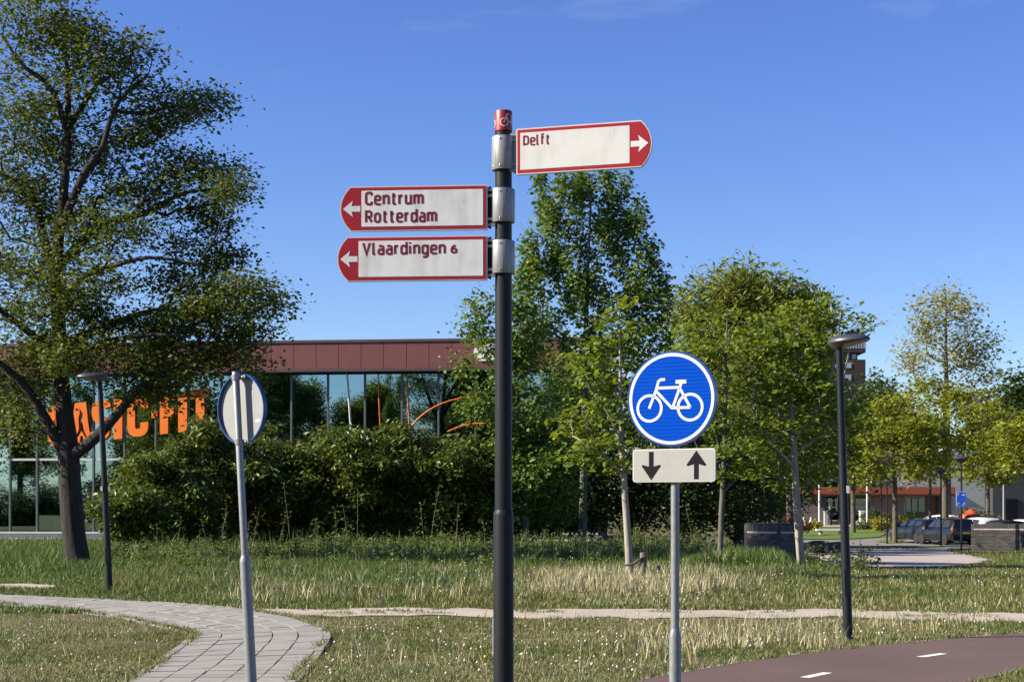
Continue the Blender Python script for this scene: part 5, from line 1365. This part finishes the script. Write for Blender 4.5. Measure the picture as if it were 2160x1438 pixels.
def brick_wall(label, A, B, thick, height, z0, ends=True):
    A, B = Vector(A), Vector(B); dv = B - A; L = dv.length
    o = thing('brick_wall', label, 'wall', (A.x, A.y, z0), math.atan2(dv.y, dv.x), 'low brick walls')
    MB().box(.012, L - .012, .012, thick - .012, -.2, height - .008).build('core', M['mortar'], o)
    def brick(k, x, y, z, rot=0.0):
        b = bpy.data.objects.new('brick', BR[k]); COL.objects.link(b); b.parent = o
        b.location = (x, y + random.uniform(-.003, .003), z); b.rotation_euler = (0, random.uniform(-.01, .01), rot)
    nc = int((height - .21 - .066) / .066)
    z = .033
    for c in range(nc + 1):
        kind = 'p' if c == nc else 's'
        off = .1075 if c % 2 else 0
        x = .108 - off
        if off: brick('h' if kind == 's' else 'h', .05, .05, z)
        x = .105 + off
        while x < L - .1: brick(kind, x, .05, z); x += .215
        if ends:
            y = .17 + (off * .5)
            while y < thick - .08: brick(kind, L - .05, y, z, math.pi / 2); y += .215
        z += .066
    z = z - .033 + .10
    x = .03
    while x < L - .02: brick('u', x, .05, z); x += .066
    if ends:
        y = .13
        while y < thick - .02: brick('u', L - .05, y, z, math.pi / 2); y += .066
    MB().box(.02, L - .02, .11, thick - .02, height - .09, height - .015).build('top', M['brick'], o)
    return o
gz3 = lambda px, Z: ((px - CX) / F * Z, Z, 0)
brick_wall('low dark brick wall with pale band half hidden by reedy grass left of the third young tree', gz3(1570, 48.6), gz3(1641, 47.4), .85, 1.18, 0.0)
brick_wall('low dark brick wall with pale band at the right edge in front of the white cars', gz3(2048, 70.5), gz3(2200, 69.6), .6, 1.27, float(hgt(21, 70)), ends=False)

# ------------------------------------------------------------------ parked cars
M['car_dark'] = plain('dark blue car paint', (.006, .009, .016), .3, 0, .1, 3, spec=.4, coat=.4)
M['car_black'] = plain('black car paint', (.005, .005, .007), .3, 0, .1, 3, spec=.4, coat=.4)
M['car_white'] = plain('white car paint', (.75, .75, .74), .25, 0, .03, 3, coat=.6)
M['tyre'] = plain('tyre rubber', (.012, .012, .012), .85)
M['rim'] = plain('alloy rim', (.42, .42, .43), .35, .6)
M['tail'] = plain('tail lamp red', (.25, .008, .01), .2)
M['plate_y'] = plain('yellow plate', (.62, .45, .04), .5)
M['window'] = plain('tinted car window', (.025, .03, .036), .05, 0, .05, 2, spec=.7)
def make_car(label, paint, px, Z, heading, suv=True, estate=False):
    x_ = (px - CX) / F * Z; z0 = float(hgt(x_, Z)) + .03
    o = thing('parked_car', label, 'car', (x_, Z, z0), heading, 'parked cars')
    zr = 1.62 if suv else 1.50
    # station: x, half width, bottom, belt, roof height, roof half width
    st = [(-2.20, .70, .48, .80, .84, .62), (-2.16, .82, .36, .98, 1.02, .74), (-2.06, .89, .28, 1.02, zr - .34, .66), (-1.84, .91, .25, 1.03, zr - .04, .60), (-1.2, .92, .22, 1.02, zr, .60), (-.3, .92, .22, 1.0, zr + .01, .61), (.35, .92, .22, .98, zr - .08, .60),
          (1.05, .91, .22, .96, 1.03, .70), (1.5, .89, .24, .92, .99, .70), (2.0, .82, .28, .80, .86, .62), (2.2, .66, .36, .62, .68, .5)]
    def sec(s):
        x, w, zb, zl, zt, wt = s
        half = [(w * .82, zb), (w * .97, zb + .10), (w, (zb + zl) / 2), (w * .985, zl - .08), (w * .95, zl), (wt * 1.02, max(zl + .01, zt - .06)), (wt * .86, max(zl + .02, zt - .015)), (0, zt + .02)]
        return [Vector((x, y, z)) for y, z in half] + [Vector((x, -y, z)) for y, z in half[-2::-1]]
    vs, fs = [], []; n = 15
    for s in st: vs += sec(s)
    for i in range(len(st) - 1):
        for k in range(n - 1): fs.append((i * n + k, i * n + k + 1, (i + 1) * n + k + 1, (i + 1) * n + k))
        fs.append((i * n + n - 1, i * n, (i + 1) * n, (i + 1) * n + n - 1))
    fs.append(tuple(range(n))); fs.append(tuple((len(st) - 1) * n + k for k in range(n)))
    mb = MB(); mb.add(vs, fs); mb.build('body', paint, o, 38)
    def win(name, pts):
        c = sum((Vector(p) for p in pts), Vector()) / len(pts)
        nrm = (Vector(pts[1]) - Vector(pts[0])).cross(Vector(pts[2]) - Vector(pts[0])).normalized()
        if nrm.dot(c - Vector((c.x * .5, 0, .9))) < 0: nrm = -nrm
        mb = MB(); a = [Vector(p) + nrm * .012 for p in pts]; b = [Vector(p) - nrm * .02 for p in pts]; k = len(pts)
        mb.add(a + b, [tuple(range(k)), tuple(range(k, 2 * k))[::-1]] + [(i, (i + 1) % k, k + (i + 1) % k, k + i) for i in range(k)])
        mb.build(name, M['window'], o)
    for s in (-1, 1):
        win('side_window', [(-1.72, s * .85, 1.10), (-1.72, s * .66, zr - .14), (-.95, s * .645, zr - .10), (-.95, s * .862, 1.09)])
        win('side_window', [(-.88, s * .862, 1.09), (-.88, s * .645, zr - .10), (-.08, s * .65, zr - .10), (-.08, s * .862, 1.08)])
        win('side_window', [(-.01, s * .862, 1.08), (-.01, s * .65, zr - .10), (.34, s * .64, zr - .17), (.85, s * .80, 1.09)])
        MB().box(.55, .72, min(s * .90, s * 1.08), max(s * .90, s * 1.08), 1.02, 1.15).build('mirror', paint, o)
        MB().box(-2.19, -2.02, min(s * .60, s * .86), max(s * .60, s * .86), .80, 1.00).build('tail_light', M['tail'], o)
        MB().box(2.0, 2.16, min(s * .50, s * .74), max(s * .50, s * .74), .60, .72).build('headlight', M['lamp_lens'], o)
        for xw in (-1.32, 1.36):
            Mw = Matrix.Translation((xw, s * .80, .33)) @ Matrix.Rotation(R(90) * -s, 4, 'X')
            w = MB().lathe([(.20, .0), (.33, .0), (.335, .03), (.335, .11), (.31, .14), (.22, .145)], 22, Mw).build('wheel', M['tyre'], o, 40)
            MB().lathe([(0, .128), (.05, .14), (.10, .125), (.20, .14), (.22, .12), (.22, .02), (0, .02)], 22, Mw).build('rim', M['rim'], w, 40)
    win('rear_window', [(-2.05, -.66, 1.08), (-2.05, .66, 1.08), (-1.87, .55, zr - .12), (-1.87, -.55, zr - .12)])
    win('windscreen', [(.42, -.56, zr - .13), (.42, .56, zr - .13), (1.0, .70, 1.07), (1.0, -.70, 1.07)])
    MB().box(-2.215, -2.17, -.26, .26, .70, .81).build('number_plate', M['plate_y'], o)
    MB().box(-2.24, -2.0, -.84, .84, .36, .54).build('bumper', M['black_film'], o)
    return o
hd_ = math.atan2(.966, -.26)
make_car('black tall car parked with its rear to us right behind the dish lamp', M['car_black'], 1996, 95.3, hd_, True)
make_car('dark blue estate car parked left of the black tall car', M['car_dark'], 1935, 98.5, hd_ + .04, False)
make_car('white car half hidden behind the left end of the right brick wall', M['car_white'], 2056, 97.5, hd_ - .02, True)
make_car('dark car whose roof just shows above the right brick wall', M['car_black'], 2102, 95.5, hd_, False)
make_car('white car whose roof shows above the wall at the right edge', M['car_white'], 2152, 97.5, hd_, False)
make_car('white car farthest back seen behind the thick tree trunk', M['car_white'], 1970, 111, hd_ + 1.2, False)

# ------------------------------------------------------------------ low school building on the right
M['canopy'] = plain('orange canopy edge', (.27, .07, .03), .55, 0, .08, 2)
M['canopy_dark'] = plain('dark orange trim', (.16, .04, .018), .6)
M['clad'] = plain('grey blue cladding', (.28, .31, .33), .6, 0, .06, 2)
M['brown_panel'] = plain('brown grey brickwork', (.15, .12, .115), .85, 0, .2, 8)
M['red_panel'] = plain('dark red panel', (.10, .03, .022), .6)
M['dark_clad'] = plain('charcoal cladding', (.035, .038, .042), .7)
M['rail'] = plain('pale door rail', (.45, .46, .46), .5)
ZB = 134.0; bz0 = .15
bld = thing('school_building', 'low grey building with bright orange canopy behind the parking area', 'building', ((1700 - CX) / F * ZB, ZB, bz0))
bx = lambda px: (px - 1700) / F * ZB
bz = lambda py: EYE - (py - HY) / F * ZB - bz0
def bb(name, m, p0, p1, y0, y1, d0=0.0, d1=.3, label=None):
    o = MB().box(bx(p0), bx(p1), d0, d1, bz(y1), bz(y0)).build(name, m, bld)
    if label: o['label'] = label
    return o
bb('back_block', M['dark_clad'], 1640, 1884, 962, 1112, .32, 9)
for a, b in ((1690, 1727), (1727, 1765), (1765, 1803), (1803, 1843), (1843, 1884)):
    bb('upper_window', M['dark_glass'], a + .4, b - .4, 978, 1026, .0, .1)
    bb('window_bar', M['rail'], a + .4, b - .4, 1011, 1012.2, -.05, -.002)
bb('upper_band', M['dark_clad'], 1640, 1884, 962, 977.5, -.1, .3)
for a, b in ((1885, 1930), (1930, 1975), (1975, 2030), (2030, 2078)):
    bb('clad_panel', M['clad'], a + .25, b - .25, 950, 1112, .0, .3)
bb('clad_core', M['dark_clad'], 1885, 2078, 951, 1112, .301, 9)
bb('side_block', M['dark_clad'], 2079, 2260, 985, 1112, -2.0, 8)
bb('side_door', M['black_film'], 2106, 2130, 1052, 1110, -2.1, -2.005)
bb('canopy', M['canopy'], 1690, 2004, 1027, 1042, -1.6, -.12)
bb('canopy_trim', M['canopy_dark'], 1690, 2004, 1042.2, 1046, -1.55, -.1)
for a, b in ((1676, 1705), (1705, 1734), (1833, 1858), (1858, 1883), (1883, 1907)):
    for y0, y1 in ((1046.5, 1062), (1062, 1079), (1079, 1110)):
        bb('wall_panel', M['brown_panel'], a + .3, b - .3, y0 + .3, y1 - .3, -.1, .25)
bb('pillar', M['dark_clad'], 1729.5, 1737, 1046.5, 1111, -1.2, -.9)
for a, b in ((1736, 1767), (1795, 1830)):
    dr = bb('glass_door', M['dark_glass'], a, b, 1050, 1110, -.1, -.05)
    for y in (1055, 1069, 1083, 1097):
        rl = MB().box(bx(a) + .1, bx(b) - .1, -.16, -.105, bz(y) - .03, bz(y) + .03).build('door_rail', M['rail'], dr)
bb('door_pier', M['dark_clad'], 1768, 1794, 1046.5, 1111, -.3, .28)
wn_ = bb('window', M['dark_glass'], 1911, 1950, 1050, 1092, -.1, -.02)
for a in (1922, 1936): MB().box(bx(a) - .04, bx(a) + .04, -.16, -.102, bz(1092), bz(1050)).build('frame', M['red_panel'], wn_)
bb('window_wall', M['red_panel'], 1908, 1951, 1092.3, 1111, -.1, .28)
bb('red_panel', M['red_panel'], 1951.5, 1975, 1046.5, 1111, -.12, .28)
bb('entrance_wall', M['dark_clad'], 1975.5, 2000, 1046.5, 1111, -.5, -.01)
bb('roof_vent', M['white_paint'], 1800, 1815, 926, 940, 3, 4.2)
bb('roof_vent_base', M['clad'], 1795, 1820, 940, 963, 2.6, 5)

M['tower_brick'] = plain('dark brown tower brick', (.045, .030, .028), .85, 0, .15, 3)
M['tower_glass'] = plain('pale window glass', (.32, .38, .46), .15, 0, .1, 1)
ZT_ = 260.0
tw = thing('apartment_tower', 'distant dark brick apartment block with stepped corner behind the right lamp head', 'building', ((1740 - CX) / F * ZT_, ZT_, .3))
tx = lambda px: (px - 1740) / F * ZT_
tz = lambda py: EYE - (py - HY) / F * ZT_ - .3
def tb(name, m, p0, p1, y0, y1, d0=0, d1=10): return MB().box(tx(p0), tx(p1), d0, d1, tz(y1), tz(y0)).build(name, m, tw)
tb('upper_block', M['tower_brick'], 1716, 1826, 712, 743, 0, 12)
tb('recessed_storey', M['tower_brick'], 1716, 1811, 743.1, 757.9, .8, 11)
tb('lower_block', M['tower_brick'], 1716, 1826, 758, 1092, .1, 12)
for a in np.arange(1752, 1824, 7.4):
    tb('balustrade_pane', M['tower_glass'], a, a + 6.4, 701, 711.8, .0, .1)
for a in np.arange(1726, 1822, 5.6):
    w = tb('window', M['tower_glass'], a, a + 3.2, 722, 735, -.06, -.005)
for a in (1784, 1799): tb('window', M['tower_glass'], a, a + 9, 746, 756, .7, .79)
for y in (765, 790, 815, 840):
    for a in (1740, 1762, 1783): tb('window', M['tower_glass'], a, a + 13, y, y + 11, .02, .095)

# ------------------------------------------------------------------ things round the lawn and the forecourt
def zat(x, y): return float(hgt(x, y))
def flag(px, Z, h_, label, m):
    x_ = (px - CX) / F * Z
    o = thing('flagpole', label, 'flagpole', (x_, Z, zat(x_, Z)), 0, 'flagpoles')
    MB().lathe([(.085, -.1), (.085, .55), (.08, .57)], 12).build('base_sleeve', M['black_film'], o, 40)
    MB().lathe([(.07, .5), (.045, h_), (0, h_ + .02)], 12).build('pole', m, o, 40)
    MB().lathe([(0, .14), (.06, .1), (.075, .05), (.05, 0), (0, 0)], 12, Matrix.Translation((0, 0, h_))).build('finial', m, o, 50)
flag(1728, 125, 6.5, 'white flagpole left of the glass doors beside the third young tree', M['white_paint'])
flag(1829, 124, 7.2, 'white flagpole right of the glass doors under the yellow tree', M['white_paint'])
flag(2117, 112, 6.2, 'grey flagpole right of the brush pile', M['clad'])

def shrub(name, label, px, Z, w, h_, lm, n=14, leaf=(.16, .10, 60, .16), group='low shrubs by the forecourt', seed=0):
    rng = np.random.default_rng(500 + seed)
    x_ = (px - CX) / F * Z; z0 = zat(x_, Z)
    o = thing(name, label, 'shrub', (x_, Z, z0), 0, group)
    d = rng.normal(size=(n, 3)); d /= np.linalg.norm(d, axis=1)[:, None]; d *= rng.uniform(.4, 1, n)[:, None]
    C = d * np.array([w / 2, w / 2.4, h_ * .38]) + np.array([0, 0, h_ * .56])
    V, Fc = leaf_cloud(C, leaf[2], (leaf[3], leaf[3], leaf[3]), leaf[0], leaf[1], .1, .8, rng)
    link('foliage', mesh_np('foliage', V, [Fc]), lm, o)
    mb = MB()
    for k in range(4): mb.tube([(0, 0, -.05), (rng.uniform(-.2, .2) * w, rng.uniform(-.1, .1), h_ * .4), (rng.uniform(-.35, .35) * w, rng.uniform(-.2, .2), h_ * .75)], [.03, .022, .012], 5, False)
    mb.build('stem', M['bark_brown'], o)
shrub('golden_shrub', 'small golden shrub at the foot of the left white flagpole', 1722, 122, .8, .7, M['leaf_gold'], 8, seed=1)
shrub('golden_shrub', 'golden shrub left of the far thin lamp post', 1851, 121, 1.3, 1.15, M['leaf_gold'], 12, seed=2)
shrub('golden_shrub', 'golden shrub behind the dark blue car', 1938, 118, 3.0, 1.3, M['leaf_gold'], 26, seed=3)
shrub('green_shrub', 'green shrub right of the right white flagpole', 1842, 126, 2.3, 1.6, M['leaf_weed'], 22, seed=4)
shrub('green_shrub', 'green shrub between the straight yellow tree and the dark blue car', 1908, 122, 2.6, 1.35, M['leaf_dark'], 22, seed=5)
shrub('green_shrub', 'low green shrub at the foot of the straight yellow tree', 1886, 118, 1.3, .7, M['leaf_weed'], 10, seed=6)
shrub('green_shrub', 'low green edging shrub at the forecourt below the right flagpole', 1822, 124, 2.0, .5, M['leaf_weed'], 12, seed=7)
shrub('green_shrub', 'low green edging shrub right of the right flagpole base', 1862, 122.5, 2.0, .5, M['leaf_weed'], 12, seed=8)
shrub('copper_shrub', 'coppery red shrub between the left brick wall and the third young tree', 1660, 62, .8, 1.5, M['leaf_copper'], 14, (.12, .07, 46, .14), seed=9)
shrub('copper_shrub', 'reddish shrub behind the trunk of the third young tree', 1692, 112, 1.3, 1.5, M['leaf_copper'], 14, seed=10)
shrub('copper_shrub', 'small reddish shrub behind the straight yellow tree trunk', 1878, 127, 1.0, 1.5, M['leaf_copper'], 10, seed=11)

M['concrete'] = plain('grey concrete', (.34, .33, .32), .85, 0, .15, 5, .2)
M['rock'] = plain('pale boulder stone', (.26, .235, .21), .9, 0, .3, 4, .6)
M['rock_dark'] = plain('dark boulder stone', (.05, .046, .042), .9, 0, .3, 4, .6)
def pillar(px, Z, w, h_, label, m):
    x_ = (px - CX) / F * Z
    o = thing('stone_pillar', label, 'pillar', (x_, Z, zat(x_, Z)), 0, 'stone pillars by the doors')
    MB().box(-w / 2, w / 2, -w / 2, w / 2, 0, h_).build('shaft', m, o)
    MB().box(-w / 2 - .03, w / 2 + .03, -w / 2 - .03, w / 2 + .03, h_ + .002, h_ + .07).build('cap_stone', m, o)
pillar(1744, 131.5, .45, 1.15, 'grey stone pillar beside the standing person', M['concrete'])
pillar(1820, 131, .52, 1.2, 'pale stone pillar beside the right white flagpole', M['plinth'])
# flat concrete bench on the lawn
bxp = (1752 - CX) / F * 114
bn = thing('lawn_bench', 'long low white bench slab on the mown lawn', 'bench', (bxp, 114, zat(bxp, 114)))
MB().box(-1.05, 1.05, -.3, .3, .34, .46).build('seat', M['white_paint'], bn)
for s in (-.72, .72): MB().box(s - .1, s + .1, -.24, .24, -.05, .338).build('leg', M['concrete'], bn)
# white two-pronged ornament
ox = (1703 - CX) / F * 126
on = thing('garden_ornament', 'small white two-pronged ornament left of the left flagpole', 'ornament', (ox, 126, zat(ox, 126)))
MB().lathe([(.26, 0), (.3, .2), (.22, .32), (0, .34)], 12).build('pot', M['white_paint'], on, 40)
for s in (-1, 1): MB().tube([(s * .08, 0, .3), (s * .2, 0, .5), (s * .3, 0, .78), (s * .26, 0, .92)], [.07, .07, .06, .03], 7).build('prong', M['white_paint'], on, 50)

def rock(label, px, Z, r, m, seed, flat=.7, name='boulder'):
    rng = np.random.default_rng(seed); x_ = (px - CX) / F * Z
    bm = bmesh.new(); bmesh.ops.create_icosphere(bm, subdivisions=2, radius=r)
    for v in bm.verts:
        k = 1 + .28 * (float(vnoise(v.co.x * 3 + 9, v.co.y * 3 + v.co.z * 2, r * 1.6, seed)) - .5) * 2 + rng.uniform(-.05, .05)
        v.co = Vector((v.co.x * k * 1.15, v.co.y * k, max(-.1, v.co.z * k * flat)))
    me = bpy.data.meshes.new(name); bm.to_mesh(me); bm.free()
    o = link(name, me, m); o.location = (x_, Z, zat(x_, Z) + r * flat * .55); tag(o, label, 'boulder', 'boulders by the yard')
rock('pale boulder at the left end of the gravel yard', 1701, 66, .42, M['rock'], 1)
rock('dark pointed boulder left of the right lamp post', 1764, 64, .46, M['rock_dark'], 2, .75)
rock('pale low boulder by the right glass doors', 1806, 130, .45, M['rock'], 3)
rock('second pale boulder beside the right stone pillar', 1816, 129.5, .36, M['rock'], 4)
lgx = (1727 - CX) / F * 65
lg = thing('log', 'thick dark log lying beside the pale boulder', 'log', (lgx, 65, zat(lgx, 65) + .27), R(40))
MB().lathe([(0, -.55), (.25, -.55), (.28, -.3), (.27, .3), (.24, .55), (0, .55)], 14, Matrix.Rotation(R(90), 4, 'Y')).build('stem', M['bark_dark'], lg, 40)
# dark bent tube at the foot of the third young tree
rx_ = (1692 - CX) / F * 41.5
rt = thing('bent_tube', 'dark bent tube curving down from the third young tree to the grass', 'branch', (rx_, 41.5, 0))
MB().tube([(.02, 0, .12), (.10, -.05, .02), (.16, -.1, .0), (.30, -.3, .06), (.45, -.4, .10)], [.05, .05, .045, .035, .02], 7).build('wood', M['bark_dark'], rt, 60)
# brush pile with orange sheet
bpx = (2052 - CX) / F * 108
bpz = zat(bpx, 108)
pile = thing('brush_pile', 'heaped pile of cut branches behind the white car', 'pile', (bpx, 108, bpz))
rng = np.random.default_rng(77); V_ = []
mb = MB()
for i in range(420):
    t, rr = rng.uniform(-1, 1), rng.uniform(-1, 1)
    hh_ = 2.0 * max(0, 1 - t * t) ** .8 * max(0, 1 - rr * rr) ** .5
    c = Vector((t * 2.3, rr * 1.2, hh_ * rng.uniform(.5, 1.0))); dd_ = Vector((rng.normal(), rng.normal() * .6, rng.normal() * .35)).normalized() * rng.uniform(.3, .8)
    mb.tube([c - dd_, c + Vector((0, 0, .05)), c + dd_], [.035, .03, .015], 4, False)
o = mb.build('branches', M['bark_grey'], pile); tag(o, kind='stuff')
C = np.stack([rng.uniform(-2, 2, 60), rng.uniform(-1, 1, 60), np.zeros(60)], 1); C[:, 2] = 1.7 * np.clip(1 - (C[:, 0] / 2.3) ** 2, 0, 1) * rng.uniform(.4, .95, 60)
V, Fc = leaf_cloud(C, 60, (.3, .3, .2), .16, .09, .2, .9, rng)
M['leaf_dead'] = leafmat('withered leaves', (.06, .05, .03), (.12, .10, .06), (.22, .19, .12), .2)
o = link('dead_leaves', mesh_np('dead_leaves', V, [Fc]), M['leaf_dead'], pile); tag(o, kind='stuff')
tp_ = thing('tarpaulin', 'orange sheet lying over the left top of the brush pile', 'sheet', (bpx - .55, 107.2, bpz + 1.55))
mb = MB(); n = 9; vs = []
for j in range(n):
    for i in range(n):
        u_, v_ = i / 8 - .5, j / 8 - .5
        vs.append((u_ * 1.05, v_ * .9, .38 - u_ * u_ * 1.1 - v_ * v_ * 1.2 + .05 * math.sin(9 * u_ + 5 * v_) + u_ * .3))
mb.add(vs, [(j * n + i, j * n + i + 1, (j + 1) * n + i + 1, (j + 1) * n + i) for j in range(n - 1) for i in range(n - 1)])
M['tarp'] = plain('orange tarpaulin', (.40, .07, .02), .5)
o = mb.build('cover', M['tarp'], tp_, 70)
sm = o.modifiers.new('thickness', 'SOLIDIFY'); sm.thickness = .02

# ------------------------------------------------------------------ the person by the doors
M['skin'] = plain('skin', (.45, .27, .20), .55)
M['jacket'] = plain('dark jacket', (.018, .02, .022), .85)
M['trousers'] = plain('dark trousers', (.025, .025, .03), .85)
M['hair'] = plain('grey brown hair', (.12, .09, .07), .8)
px_, Zp_ = 1751, 129.5
qx = (px_ - CX) / F * Zp_
pe = thing('person', 'person in dark clothes standing in front of the left glass doors', 'person', (qx, Zp_, zat(qx, Zp_)), R(20))
def skin_mesh(name, verts, edges, radii, m, root=0, sub=2):
    me = bpy.data.meshes.new(name); me.from_pydata(verts, edges, [])
    o = bpy.data.objects.new(name, me); COL.objects.link(o)
    md = o.modifiers.new('skin', 'SKIN'); sd_ = o.modifiers.new('sub', 'SUBSURF'); sd_.levels = sub; sd_.render_levels = sub
    for i, r_ in enumerate(radii):
        me.skin_vertices[0].data[i].radius = (r_, r_ * .85); me.skin_vertices[0].data[i].use_root = (i == root)
    dg = bpy.context.evaluated_depsgraph_get(); ev = o.evaluated_get(dg)
    nm = bpy.data.meshes.new_from_object(ev); bpy.data.objects.remove(o); bpy.data.meshes.remove(me)
    nm.name = name; nm.materials.clear(); nm.materials.append(m)
    nm.polygons.foreach_set('use_smooth', [True] * len(nm.polygons))
    return link(name, nm, None, pe)
JV = [(0, 0, .93), (0, 0, 1.12), (0, .01, 1.34), (0, 0, 1.47), (0, -.015, 1.56), (0, -.02, 1.64), (0, -.01, 1.70),
      (.10, 0, .88), (.11, -.02, .49), (.115, .0, .09), (.12, -.12, .03), (-.10, 0, .88), (-.12, .01, .49), (-.13, .03, .09), (-.14, -.09, .03),
      (.17, 0, 1.40), (.235, .03, 1.14), (.20, -.08, .93), (.19, -.12, .86), (-.17, 0, 1.40), (-.24, .02, 1.14), (-.21, -.06, .92), (-.20, -.09, .85)]
JE = [(0, 1), (1, 2), (2, 3), (3, 4), (4, 5), (5, 6), (0, 7), (7, 8), (8, 9), (9, 10), (0, 11), (11, 12), (12, 13), (13, 14), (2, 15), (15, 16), (16, 17), (17, 18), (2, 19), (19, 20), (20, 21), (21, 22)]
JR = [.13, .125, .145, .055, .075, .098, .07, .09, .062, .042, .035, .09, .062, .042, .035, .06, .045, .032, .034, .06, .045, .032, .034]
skin_mesh('body', JV, JE, JR, M['skin'])
k_ = [0, 1, 2, 15, 16, 17, 19, 20, 21]; mp_ = {v: i for i, v in enumerate(k_)}
vv = [Vector(JV[i]) for i in k_]; vv[0] = Vector((0, 0, .86))
skin_mesh('jacket', vv, [(mp_[a], mp_[b]) for a, b in JE if a in mp_ and b in mp_], [JR[i] * 1.17 + .008 for i in k_], M['jacket'])
k_ = [0, 7, 8, 9, 11, 12, 13]; mp_ = {v: i for i, v in enumerate(k_)}
skin_mesh('trousers', [JV[i] for i in k_], [(mp_[a], mp_[b]) for a, b in JE if a in mp_ and b in mp_], [JR[i] * 1.12 + .01 for i in k_], M['trousers'])
MB().lathe([(.0, .12), (.06, .105), (.10, .05), (.105, 0), (.09, -.05)], 14, Matrix.Translation((0, .012, 1.645))).build('hair', M['hair'], pe, 60)
mb = MB()
for s in (-1, 1): mb.lathe([(0, .008), (.012, .006), (.014, 0)], 8, Matrix.Translation((s * .034, -.105, 1.64)) @ Matrix.Rotation(R(90), 4, 'X'))
mb.build('eyes', M['black_film'], pe)
